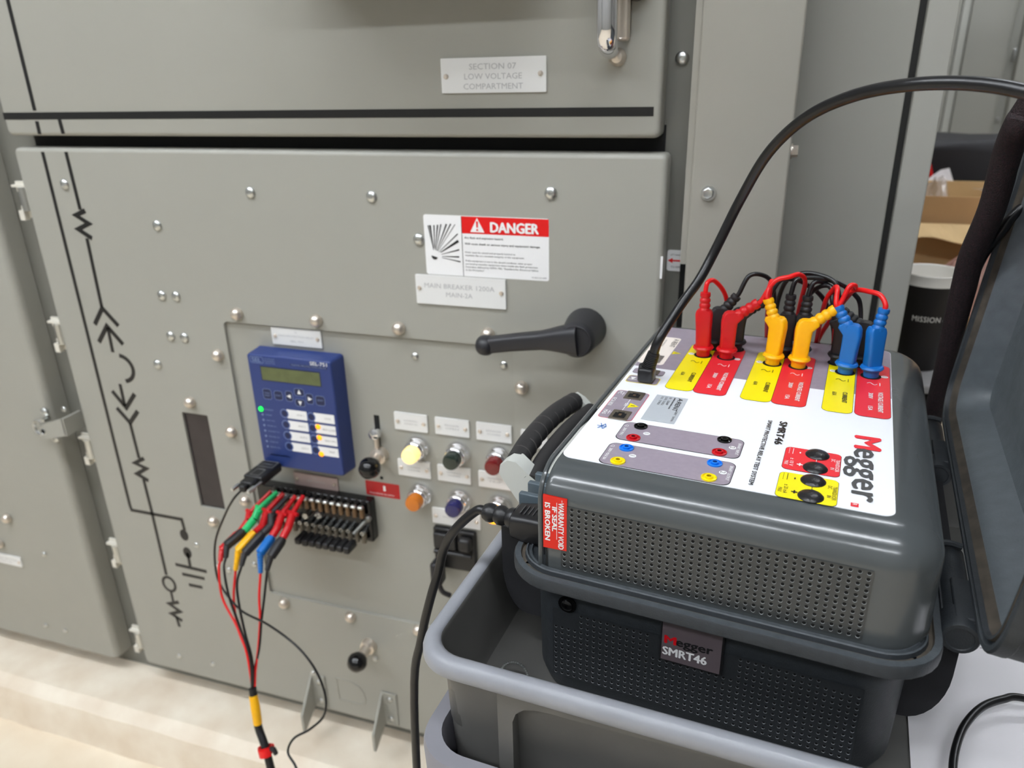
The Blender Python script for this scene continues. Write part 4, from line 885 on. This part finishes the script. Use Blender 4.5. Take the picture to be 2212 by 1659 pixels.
# radio rune drawn as strokes
for q in ([(-.1600, .5253), (-.1638, .5165)], [(-.1638, .5255), (-.1600, .5165)], [(-.1655, .5210), (-.1583, .5210)]): g.strip([(a, b_, LZ+.0005) for a, b_ in q], .0006, .0001, (0, 0, 1), 10)
g.strip([(-.1583, .5210, LZ+.0005), (-.1600, .5165, LZ+.0005)], .0006, .0001, (0, 0, 1), 10); g.strip([(-.1583, .5210, LZ+.0005), (-.1600, .5253, LZ+.0005)], .0006, .0001, (0, 0, 1), 10)
# names
tx('SMRT46', .0054, .0418, -.0340, .5805, 4, bold=.05); tx('SMART PROTECTIVE RELAY TEST SYSTEM', .0030, .1085, -.0428, .5790, 4, bold=.035)
fit_text(g, 'M', .0172, .0208, (.0207, .5770, LZ+.0006), Tx, Ty, 3, bold=.05); fit_text(g, 'egger', .0190, .0780, (.0207, .5548, LZ+.0006), Tx, Ty, 6, bold=.022)
area(.0206, .0253, .4664, .4712, .0001, 3, .0003); put_text(g, 'R', .0028, (.0216, .4700, LZ+.0007), Tx, Ty, 5)
for (y0_, y1_, mi, ti, vtx) in ((.5020, .5378, 3, 5, '± 10 V'), (.4616, .4972, 2, 4, '± 20 mA')):
    area(-.0253, .0127, y0_-.0003, y1_+.0003, .0042, 4, .0002); area(-.0250, .0124, y0_, y1_, .004, mi, .0003)
    tx('TRANSDUCER', .0026, .0185, .0093, y0_+.0260, ti); tx('DC', .0026, .004, .0062, y0_+.0262, ti); tx('IN', .0026, .0030, .0062, y0_+.0130, ti)
    put_text(g, '-', .005, (-.0165, y0_+.0290, LZ+.0007), Tx, Ty, ti, bold=.04); put_text(g, '+', .0055, (-.0165, y0_+.0115, LZ+.0007), Tx, Ty, ti, bold=.05)
    tx(vtx, .0026, .0125, -.0205, y0_+.0180, ti); tx('MAX', .0026, .0060, -.0240, y0_+.0125, ti)
    g.strip([(-.0198, y0_+.0335, LZ+.0006), (-.0198, y0_+.0245, LZ+.0006)], .0004, .0001, (0, 0, 1), ti)
    for i in range(5): g.strip([(-.0224, y0_+.0335-.002*i, LZ+.0006), (-.0224, y0_+.0327-.002*i, LZ+.0006)], .0004, .0001, (0, 0, 1), ti)
    g.strip([(-.0034, y0_+.0240, LZ+.0006), (-.0034, y0_+.0140, LZ+.0006)], .0004, .0001, (0, 0, 1), ti)
cp_ = part('control_panel', g, [labelm, mauve, yel, redz, ink, white, mat('print_dark_grey', (74, 74, 74), .45), silverlab, creamlab, mat('pink_line', (228, 96, 110), .4), mat('blue_ink', (40, 110, 186), .4)], tc_, 'white and mauve printed control panel', smooth=False)
# sockets
def socket(x, y, m, mdk, nm='banana_jack'):
    b = MB(); z = LZ+.0003
    b.lathe((x, y, z), (0, 0, 1), [(.0054, 0), (.0054, .0010), (.0047, .0013), (.0043, .0002), (.0028, .0002), (.0028, .0018), (.0016, .0019), (.0015, .0004), (0, .0004)], n=26, mis=[0, 0, 0, 0, 0, 0, 1, 1, 1])
    return part(nm, b, [m, mdk], cp_)
jb, jr, jl, jy = blackg, mat('jack_red', (196, 14, 28), .3), mat('jack_blue', (14, 122, 226), .3), mat('jack_yellow', (246, 220, 8), .3)
for x_ in (-.1331, -.0688):
    for (y_, m, d) in ((.5309, jb, hole), (.5092, jr, mat('jr_d', (90, 4, 8), .5)), (.4911, jl, mat('jl_d', (4, 60, 140), .5)), (.4690, jy, mat('jy_d', (170, 140, 0), .5))): socket(x_, y_, m, d)
for y_ in (.5310, .5098, .4905, .4688):
    part('rubber_cap', MB().lathe((-.0034, y_, LZ+.0002), (0, 0, 1), [(.0082, 0), (.0082, .0006), (.0070, .0018), (.0040, .0030), (0, .0034)], n=30), mat('cap_black', (30, 29, 31), .28, bump=.3, bscale=600), cp_)
def rj(x0, x1, y0, y1):
    b = MB(); z = LZ+.0003
    b.loft([[(p, q, z) for p, q in rrect(x0, x1, y0, y1, .0003, 2)], [(p, q, z+.0007) for p, q in rrect(x0, x1, y0, y1, .0003, 2)]], mi=0)
    hx0, hx1, hy0, hy1 = x0+.0028, x1-.0028, y0+.0030, y1-.0030; mx = (hx0+hx1)/2
    b.poly([(hx0, hy0, z+.0009), (hx1, hy0, z+.0009), (hx1, hy1-.0028, z+.0009), (mx+.0026, hy1-.0028, z+.0009), (mx+.0026, hy1-.0010, z+.0009), (mx-.0026, hy1-.0010, z+.0009), (mx-.0026, hy1-.0028, z+.0009), (hx0, hy1-.0028, z+.0009)], 1)
    b.box((mx-.0010, hy0+.0035, z+.0008), (mx+.0012, hy1-.0045, z+.0011), 2)
    part('network_socket', b, [metald, hole, brass], cp_, smooth=False)
rj(-.1618, -.1466, .5798, .5965); rj(-.1618, -.1466, .5366, .5543)
rj(-.1600, -.1478, .6425, .6530); rj(-.1600, -.1470, .6200, .6330)

# ---------------------------------------------------------------- case body, rim, skirts, badge
n = 8
def CR(x0, x1, y0, y1, z, r): return [(p, q, z) for p, q in rrect(x0, x1, y0, y1, r, n)]
cb = MB()
cb.loft([CR(-.184, .0600, .452, .795, .735, .03), CR(-.190, .0660, .446, .801, .7375, .036), CR(-.1945, .0715, .4415, .806, .750, .040), CR(-.1965, .0735, .4400, .808, .852, .042)], caps=(True, False))
case_body = part('case_body', cb, casem, tc_)
rm = MB(); ox0, ox1, oy0, oy1 = -.2077, .0862, .4195, .8270
def RO(o, z, r): return CR(ox0+o, ox1-o, oy0+o, oy1-o, z, max(.039-o, .012))
seq = [(.018, .8515, .028), (.0008, .8515, .0385), (0, .8525, .039), (0, .8605, .039), (.0008, .8618, .0385), (.0052, .8622, .036), (.0060, .8600, .0355), (.0083, .8600, .034), (.0090, .8632, .0335), (.0101, .8637, .033), (.0108, .8622, .0325), (.0120, .8622, .032), (.0127, .8637, .0315), (.0138, .8632, .031), (.0146, .8612, .030), (.0165, .8605, .028), (.030, .8600, .02)]
rm.loft([RO(*q) for q in seq], caps=(False, False), mis=[0, 0, 0, 0, 1, 2, 2, 0, 1, 0, 0, 1, 1, 0, 0, 0, 0])
case_rim = part('case_rim', rm, [casem, casel, seal], tc_)
part('inner_deck', MB().box((ox0+.016, oy0+.016, .8560), (ox1-.016, oy1-.016, .8600)), mat('deck_grey', (96, 98, 102), .45, noise=.1, nscale=60), tc_)
for nm, a, b_ in (('side_skirt', -.2345, -.150), ('side_skirt', .040, .1010)):
    s_ = MB(); zb, zt_ = .771, .853; r = .030; pts = []
    if a < -.1: pts = [(b_, zb), (b_, zt_), (a, zt_)]+[(a+.022-.022*math.cos(t_), zb+.046-.046*math.sin(t_)) for t_ in [math.pi/2*i/8 for i in range(9)]]
    else: pts = [(a, zb), (a, zt_), (b_, zt_)]+[(b_-.026+.026*math.cos(t_), zb+.045-.045*math.sin(t_)) for t_ in [math.pi/2*i/8 for i in range(9)]]
    s_.prism([(x, .484, z) for x, z in pts], (0, .28, 0)); part(nm, s_, flapm, tc_)
b = MB(); b.rbox((-.0885, .4365, .8035), (-.0435, .4415, .8420), .0018, axis='y', mi=0)
y = .4363; b.add([(-.0868, y, .8055), (-.0452, y, .8055), (-.0452, y, .8400), (-.0868, y, .8400)], [(0, 1, 2, 3)], 1)
fit_text(b, 'M', .0066, .0078, (-.0855, y-.0002, .8208), (1, 0, 0), (0, 0, 1), 2, bold=.06); fit_text(b, 'egger', .0070, .0255, (-.0770, y-.0002, .8208), (1, 0, 0), (0, 0, 1), 3, bold=.04); fit_text(b, 'SMRT46', .0068, .0310, (-.0860, y-.0002, .8105), (1, 0, 0), (0, 0, 1), 4, bold=.04)
part('model_badge', b, [black, mat('badge_taupe', (98, 88, 92), .35), mat('badge_red', (206, 16, 28), .4), ink, white], tc_, 'taupe model badge', smooth=False)
xs = [-.1690+.00506*i for i in range(43)]; zs = [.7615+.0049*j for j in range(13)]
vents(xs, zs, .00506, .0049, .00108, .4394, 0, [lholerim, mat('vent_chamfer_low', (118, 122, 126), .5), hole], 'lower_vent_grille', tc_,
      skip=lambda i, j: (i < 4 and j > 9) or (14 < i < 27 and j > 8) or (i > 37 and j == 12), mk=8)
scb = mkmesh('case_screw', MB().lathe((0, 0, 0), OUT, [(.0072, 0), (.0072, .0008), (.0045, .001), (.0045, .0024), (.003, .0034), (.0012, .0034), (.0010, .002), (0, .002)], n=22), blackg)
for (x_, z_) in ((-.1596, .8290), (-.1000, .8440), (.010, .8440)): inst('case_screw', scb, tc_, (x_, .4394, z_))
# hinges on the right
for (ya, yb) in ((.700, .802), (.470, .566)):
    hx, hz = .0965, .8580
    b = MB(); b.cyl((hx, ya, hz), (hx, yb, hz), .0098, n=24); b.lathe((hx, ya, hz), (0, -1, 0), [(.0115, -.020), (.0118, 0), (.0108, .0015), (.0085, .0018), (.0080, .0010), (0, .0010)], n=28)
    b.tube([(hx-.0125, yb-.004, hz+.000), (hx-.0115, yb-.004, hz+.0085), (hx-.004, yb-.004, hz+.0135), (hx+.006, yb-.004, hz+.0125)], .0026, sub=3, n=8)
    b.box((hx-.010, ya+.006, hz-.012), (hx-.002, yb-.03, hz+.004)); b.box((ox1-.002, ya+.01, .8525), (hx-.005, yb-.02, .8600))
    b.rbox((hx-.004, ya+.006, hz+.006), (hx+.008, ya+.052, hz+.0115), .0015)
    part('hinge', b, casem, tc_)
# lid, nearly upright, opening side facing the unit
ld_ = MB(); tilt = math.radians(5.2)
def LP(u_, v_, d_):  # u along y', v up the lid, d away from the case (outwards)
    return (.1035+v_*math.sin(tilt)+d_*math.cos(tilt), u_, .868+v_*math.cos(tilt)-d_*math.sin(tilt))
lu0, lu1, lv1 = .4205, .8310, .300
def LR(o, d_, r): return [LP(p, q, d_) for p, q in rrect(lu0+o, lu1-o, o, lv1-o, max(.040-o*.8, .010), n)]
sq = [(.020, .0450, .020), (.010, .0450, .028), (.0035, .0410, .034), (.0010, .0300, .037), (.0008, .0100, .038), (0, .0090, .039), (0, .0012, .039), (.0012, 0, .038), (.0040, 0, .0355), (.0050, .0028, .0345), (.0068, .0028, .033), (.0075, .0002, .0325), (.0090, .0002, .031), (.0098, .0035, .030), (.0125, .0062, .028), (.0150, .0085, .026), (.0190, .0120, .022), (.0300, .0330, .016), (.0420, .0370, .010)]
ld_.loft([LR(*q) for q in sq], mis=[0]*7+[1, 1, 0, 2, 1, 0, 2, 2, 3, 3, 3, 3])
part('lid', ld_, [casem, casel, seal, lidm], tc_, 'open lid with scuffed dark inside')
def HS(mb):
    k = 1.06; mb.v = [(x*k, y*k, 1.2-(1.2-z)*k) for x, y, z in mb.v]; return mb
# carry handle on the left with two rubber grips
hn = MB()
hn.prism([(-.2420, .498, .8935), (-.2405, .498, .9020), (-.2340, .498, .9070), (-.2265, .498, .9068), (-.2170, .498, .8990), (-.1900, .498, .8760), (-.1690, .498, .8720), (-.1690, .498, .8630), (-.2220, .498, .8660)], (0, .016, 0))
ho2 = part('handle_arm', HS(hn), gripe, tc_, 'light grey handle arm')
hn = MB(); hn.prism([(-.2390, .652, .8935), (-.2375, .652, .9000), (-.2315, .652, .9035), (-.2235, .652, .8995), (-.2030, .652, .8800), (-.1690, .652, .8720), (-.1690, .652, .8650), (-.2150, .652, .8700)], (0, .010, 0))
part('handle_arm', HS(hn), gripe, tc_, 'light grey handle arm')
gb = MB(); gp = [(-.2320, .5125, .8985), (-.2352, .545, .9008), (-.2362, .580, .9012), (-.2352, .615, .9002), (-.2318, .653, .8965)]
gb.tube(gp, [.0094]*5, sub=6, n=16)
part('grip', HS(gb), gripm, tc_)
for k in range(9):
    f_ = .08+.84*k/8; yy_ = .5125+.1405*f_
    xx_ = -.2320-.0042*math.sin(math.pi*f_); zz_ = .8985+.0035*math.sin(math.pi*f_)-.002*f_
    gb = MB(); gb.tube([(xx_, yy_-.0006, zz_), (xx_, yy_+.0006, zz_)], [.0097, .0097], n=16); part('grip_ridge', HS(gb), mat('grip_ridge', (74, 72, 70), .6), tc_)
gb = MB(); gb.tube([(-.2130, .4990, .8900), (-.2165, .535, .8932), (-.2175, .575, .8940), (-.2167, .610, .8932), (-.2143, .652, .8900)], .0076, sub=6, n=16)
part('grip', HS(gb), gripm, tc_)
part('handle_bar', HS(MB().tube([(-.2030, .4990, .8850), (-.2060, .575, .8900), (-.2020, .652, .8850)], .006, sub=5, n=12)), gripe, tc_)
for k, yy_ in enumerate((.4875, .506, .522)):
    part('cooling_fin', MB().rbox((-.2200, yy_, .8655), (-.1775, yy_+.0055, .8855), .0012), finm, tc_)
b = MB(); b.rbox((-.1835, .450, .8585), (-.1775, .490, .8880), .001); b.box((-.205, .462, .8602), (-.18, .482, .8650))
part('power_inlet', b, black, tc_)

# ---------------------------------------------------------------- power plug and cable
t = thing('power_plug', 'black power plug pushed into the left side of the test set', 'plug', (-.195, .465, .863), 'b')
pb = MB(); pb.loft([[(-.1845, y_, z_) for y_, z_ in rrect(.4555, .4830, .8615, .8835, .004, 4)], [(-.2000, y_, z_) for y_, z_ in rrect(.4550, .4835, .8610, .8840, .004, 4)], [(-.2135, y_, z_) for y_, z_ in rrect(.4560, .4825, .8620, .8825, .005, 4)], [(-.2155, y_, z_) for y_, z_ in rrect(.4590, .4800, .8650, .8805, .005, 4)]])
pbo = part('plug_body', pb, black, t)
b = MB()
for i in range(4): b.box((-.2080+.0035*i, .462, .8838), (-.2070+.0035*i, .474, .8846))
fit_text(b, 'SAMYOUNG', .0022, .012, (-.1935, .476, .8847), (0, -1, 0), (1, 0, 0))
part('embossing', b, mat('emboss_grey', (64, 64, 66), .35), pbo, smooth=False)
b = MB(); q0 = Vector((-.2155, .4695, .8730)); q1 = Vector((-.2420, .4695, .8735)); pts = []; rad = []
for k in range(9): pts.append(q0.lerp(q1, k/8)); rad.append((.0084, .0084, .0064, .0082, .0082, .0064, .0080, .0078, .0062)[k])
b.tube(pts, rad, n=16); part('strain_relief', b, black, t)
def b2w(p): v = FR['b'] @ Vector(p); return (v.x, v.y, v.z)
PW = [b2w((-.2410, .4695, .8735)), b2w((-.249, .4695, .8725)), (-.2180, .4915, .8540), (-.2320, .494, .8300), (-.2385, .492, .8040), (-.2455, .488, .7789), (-.2560, .485, .735), (-.2680, .483, .66), (-.275, .48, .4), (-.27, .46, .1), (-.26, .44, .004)]
solo('power_cable', MB().tube(PW, .0040, sub=6, n=14), blkw, 'black mains cable curving from the plug down past the tote', 'cable', (-.26, .44, 0))

# ---------------------------------------------------------------- communication cable
base = Vector((-.1535, .626, LZ))
t = thing('communication_cable', 'thick black cable arching from the test set over the switchgear', 'cable', tuple(base), 'b')
b = MB(); b.rbox((-.1605, .6175, LZ+.0008), (-.1465, .6320, LZ+.0140), .0025); b.lathe((-.1590, .6330, LZ+.009), (-1, 0, 0), [(.0001, -.004), (.0052, -.003), (.0058, 0), (.0040, .0035), (0, .004)], n=16)
part('plug_head', b, black, t)
iw = FR['b'].inverted()
def w2b(p): v = iw @ Vector(p); return (v.x, v.y, v.z)
CP = [w2b(p) for p in [(-0.0802, 0.64, 0.9813), (-0.0661, 0.66, 1.0061), (-0.0526, 0.67, 1.0274), (-0.0415, 0.68, 1.0524), (-0.024, 0.68, 1.0966), (-0.0053, 0.66, 1.1363), (0.0184, 0.63, 1.164), (0.0456, 0.6, 1.1796), (0.0749, 0.57, 1.1869), (0.1048, 0.55, 1.1878), (0.1303, 0.53, 1.1834), (0.1600, 0.505, 1.1720), (.20, .46, 1.13), (.26, .40, 1.0), (.30, .40, .82), (.33, .44, .745)]]
s0 = Vector((-.1530, .6265, LZ+.012)); s1 = s0.lerp(Vector(CP[0]), .52); b = MB(); pts = []; rad = []
for k in range(11): pts.append(s0.lerp(s1, k/10)); rad.append((.0062 if k % 2 == 0 else .0050) if k < 10 else .0046)
for k in range(10): b.tube([s0.lerp(s1, k/10), s0.lerp(s1, (k+.62)/10)], [.0064-.0001*k]*2, n=14); b.tube([s0.lerp(s1, (k+.5)/10), s0.lerp(s1, (k+1.1)/10)], [.0052]*2, n=12)
part('strain_relief', b, black, t)
part('cord', MB().tube([s1+(s0-s1)*.1]+CP, .0043, sub=8, n=16), blkw, t)

# ---------------------------------------------------------------- banana plugs in the output sockets
def bplug(x, y, m, lean, neck, label, wirepts, wm, h=.0445, z0=.0, ang=0, dark_sock=True):
    t = thing('banana_plug', label, 'banana plug', (x, y, LZ+.0003), 'b', group='stackable plugs on the output sockets')
    z = LZ+.0004
    O = Vector((x, y, z)); A = Vector((lean[0], lean[1], 1)).normalized()
    part('socket_hole', MB().lathe(O, (0, 0, 1), [(.0086, 0), (.0086, .0002), (0, .0002)], n=28), hole, t)
    b = MB(); b.lathe(O+A*.0003, A, [(.0064, 0), (.0066, .0058), (.0088, .0062), (.0100, .0080), (.0090, .0098), (.0070, .0104)], n=28, caps=(True, True))
    nk = Vector(neck); nd_ = nk.normalized()
    side = Vector((nk.x, nk.y, 0)); side = side.normalized() if side.length > .003 else Vector((1, 0, 0))
    if ang: side = Vector((math.cos(ang), math.sin(ang), 0))
    oth = A.cross(side).normalized()
    hw, hd = .0070, .0056; rings = []
    bend = 1 if nk.length > 0 and abs(nd_.z) < .93 else 0
    for f_, sw_, sh in ((.0095, .85, 0), (.0115, 1, 0), (.024, 1.0, 0), (h*.80, 1.08, 0), (h*.93, 1.12+.28*bend, .0030*bend), (h*1.0, 1.02+.22*bend, .0035*bend), (h*1.03, .85, .003*bend)):
        c0 = O+A*f_+side*sh
        rings.append([c0+side*(p*hw*sw_)+oth*(q*hd*(1 if f_ < h else .9)) for p, q in [(math.copysign(abs(math.cos(a))**.38, math.cos(a)), math.copysign(abs(math.sin(a))**.38, math.sin(a))) for a in [2*math.pi*k/28 for k in range(28)]]])
    b.loft(rings)
    part('plug_body', b, m, t)
    e0 = O+A*(h*.90)+side*(.0035*bend)+nd_*.001; nl = nk.length
    pts = []; rad = []
    for k in range(14):
        pts.append(e0+nd_*(nl*k/13)); rad.append(.0054 if k in (0, 1, 2, 3) else ((.0044, .0053, .0053, .0042, .0051, .0051, .0040, .0049, .0049, .0047)[k-4]))
    part('strain_relief', MB().tube(pts, rad, n=16), m, t)
    tip = pts[-1]-nd_*.003
    part('wire', MB().tube([tip, tip+nd_*.006]+wirepts, .0022, sub=8, n=12), wm, t)
bplug(-.1197, .7095, redj, (-.045, 0), (-.0005, .001, .0215), 'leftmost red plug standing upright with red wire bent right', [(-.121, .713, 1.0125), (-.1165, .722, 1.0120), (-.1085, .735, .998), (-.104, .750, .975), (-.10, .81, .93), (-.09, .835, .88)], redw)
bplug(-.0980, .7110, redj, (.005, 0), (.0195, .004, .0150), 'second red plug with its neck bent right', [(-.062, .718, 1.0170), (-.0500, .722, 1.0215), (-.0420, .730, 1.0225), (-.0370, .745, 1.012), (-.0400, .765, .985), (-.046, .81, .93), (-.05, .835, .88)], redw)
bplug(-.0552, .7095, yelj, (.045, 0), (-.0085, .003, .0200), 'left yellow plug with its neck leaning left', [(-.0650, .722, 1.0160), (-.0665, .735, 1.005), (-.0680, .752, .975), (-.07, .80, .93), (-.07, .835, .88)], redw)
bplug(-.0322, .7095, yelj, (.03, 0), (.0195, .003, .0165), 'right yellow plug with its neck leaning right', [(.0010, .716, 1.0180), (.0060, .722, 1.0180), (.0040, .736, 1.009), (-.004, .752, .99), (-.02, .80, .94), (-.03, .835, .88)], redw)
bplug(.0082, .7095, bluj, (.045, 0), (-.0120, .003, .0190), 'left blue plug with its neck leaning left', [(-.0085, .722, 1.0150), (-.0120, .733, 1.010), (-.018, .748, .99), (-.022, .80, .93), (-.025, .835, .88)], redw)
bplug(.0297, .7080, bluj, (-.03, 0), (.0030, .002, .0215), 'right blue plug standing upright with red wire bent left', [(.0270, .716, 1.0130), (.0180, .722, 1.0140), (.0060, .732, 1.0115), (-.004, .745, .998), (-.006, .765, .97), (-.005, .80, .93), (-.005, .835, .88)], redw)
bk = [(-.1140, .734, (.04, 0), (.0120, .002, .0170), [(-.088, .742, 1.014), (-.077, .748, 1.0150), (-.068, .760, 1.005), (-.064, .775, .98), (-.06, .82, .92)], 'leftmost black plug behind the red plugs'),
      (-.0936, .738, (.02, 0), (.0170, .002, .0120), [(-.060, .744, 1.0110), (-.050, .748, 1.0130), (-.038, .756, 1.008), (-.020, .766, .992), (-.008, .782, .96), (-.004, .82, .92)], 'black plug behind the second red plug, neck leaning right'),
      (-.0480, .736, (.0, 0), (.0005, .001, .0225), [(-.044, .740, 1.0150), (-.030, .744, 1.0170), (-.010, .750, 1.0130), (.006, .756, 1.002), (.014, .765, .985), (.02, .82, .92)], 'black plug behind the left yellow plug, standing upright'),
      (-.0330, .738, (.0, 0), (.0005, .001, .0220), [(-.029, .742, 1.0130), (-.020, .748, 1.0120), (-.010, .756, 1.000), (-.004, .768, .98), (-.002, .80, .93), (-.008, .825, .90)], 'black plug behind the right yellow plug, standing upright'),
      (.0007, .732, (.03, 0), (-.0080, .002, .0180), [(-.014, .742, 1.010), (-.024, .748, 1.0080), (-.033, .758, .995), (-.038, .775, .97), (-.03, .82, .92)], 'black plug hidden behind the left blue plug'),
      (.0205, .734, (.0, 0), (-.0175, .002, .0120), [(-.010, .742, 1.0130), (-.025, .748, 1.0190), (-.042, .752, 1.0180), (-.056, .757, 1.006), (-.062, .772, .97), (-.06, .82, .92)], 'rightmost black plug between the two blue plugs, neck leaning left')]
for (x_, y_, ln, nk, wp, lb) in bk:
    bplug(x_, y_, blkj, ln, nk, lb, wp, blkw, h=.041)

# ---------------------------------------------------------------- braided sleeve, coax and paper table
SL = [(0.1887, 0.74, 1.1657),(0.1838, 0.74, 1.1535),(0.1844, 0.76, 1.1284),(0.1868, 0.78, 1.0792),(0.1836, 0.8, 1.0328),(0.1845, 0.81, 0.9997),(0.1855, 0.82, 0.9594),(0.1873, 0.83, 0.9065),(0.1877, 0.84, 0.8498),(0.1857, 0.84, 0.8219), (.1780, .875, .780), (.1750, .905, .740), (.1750, .93, .50), (.18, .95, .25), (.20, .96, .012)]
solo('braided_cable_sleeve', MB().tube([(.44, .64, .750), (.43, .63, 1.0), (.36, .61, 1.25), (.27, .65, 1.31), (.215, .70, 1.26)]+SL, [.0108]*5+[.0112]*6+[.0106, .0098]+[.0094]*7, sub=6, n=22), sleeve, 'thick black braided cable sleeve running down behind the open lid', 'cable sleeve', (.168, .83, .76))
solo('coaxial_cable', MB().tube([(.1870, .826, .985), (0.1922, 0.82, 1.0067), (0.196, 0.81, 1.0341), (0.203, 0.80, 1.0561), (0.2112, 0.80, 1.0724), (.24, .80, 1.10), (.30, .76, 1.13), (.36, .71, 1.0), (.39, .68, .80), (.40, .66, .742)], .0046, sub=6, n=14), blkw, 'thin black printed cable between the braided sleeve and the lid', 'cable', (.1922, .82, 1.0))
SZ = .7362
pp = MB(); SH = [(.131, .415), (.560, .395), (.585, .700), (.1535, .668)]
pp.prism([(x_, y_, SZ-.0012) for x_, y_ in SH], (0, 0, .0012), 0)
for dx_ in (0, .012): pp.strip([(.2300+dx_, .655, SZ+.0001), (.2400+dx_*1.02, .600, SZ+.0001), (.262+dx_, .45, SZ+.0001)], .0005, .0001, (0, 0, 1), 1)
pp.strip([(.208, .612, SZ+.0001), (.50, .644, SZ+.0001)], .0005, .0001, (0, 0, 1), 1)
for i, (s_, L_) in enumerate((('52-1 MAIN', .03), ('CT 1200:5 A', .036), ('SEE SHEET 4', .036), ('RELAY PANEL', .034), ('NOTES', .02))): fit_text(pp, s_, .0042, L_, (.2260+.003*i, .6190+.009*i, SZ+.0002), (.995, .09, 0), (-.09, .995, 0), 1)
solo('drawing_sheet', pp, [paperm, ink], 'large white printed drawing sheet lying in the tote right of the case', 'paper', (.35, .6, .735), smooth=False)
LC = [(.36, .50, .7395), (.27, .5445, .744), (0.2215, 0.5427, .750), (0.2054, 0.5354, .751), (0.1888, 0.5222, .751), (0.1742, 0.5016, .750), (0.1645, 0.4791, .749), (0.159, 0.4574, .747), (.158, .435, .7445), (.170, .41, .7395)]
solo('loose_cable', MB().tube(LC, .0029, sub=8, n=12), blkw, 'black cable looping over the white drawing sheet', 'cable', (.22, .54, .745))
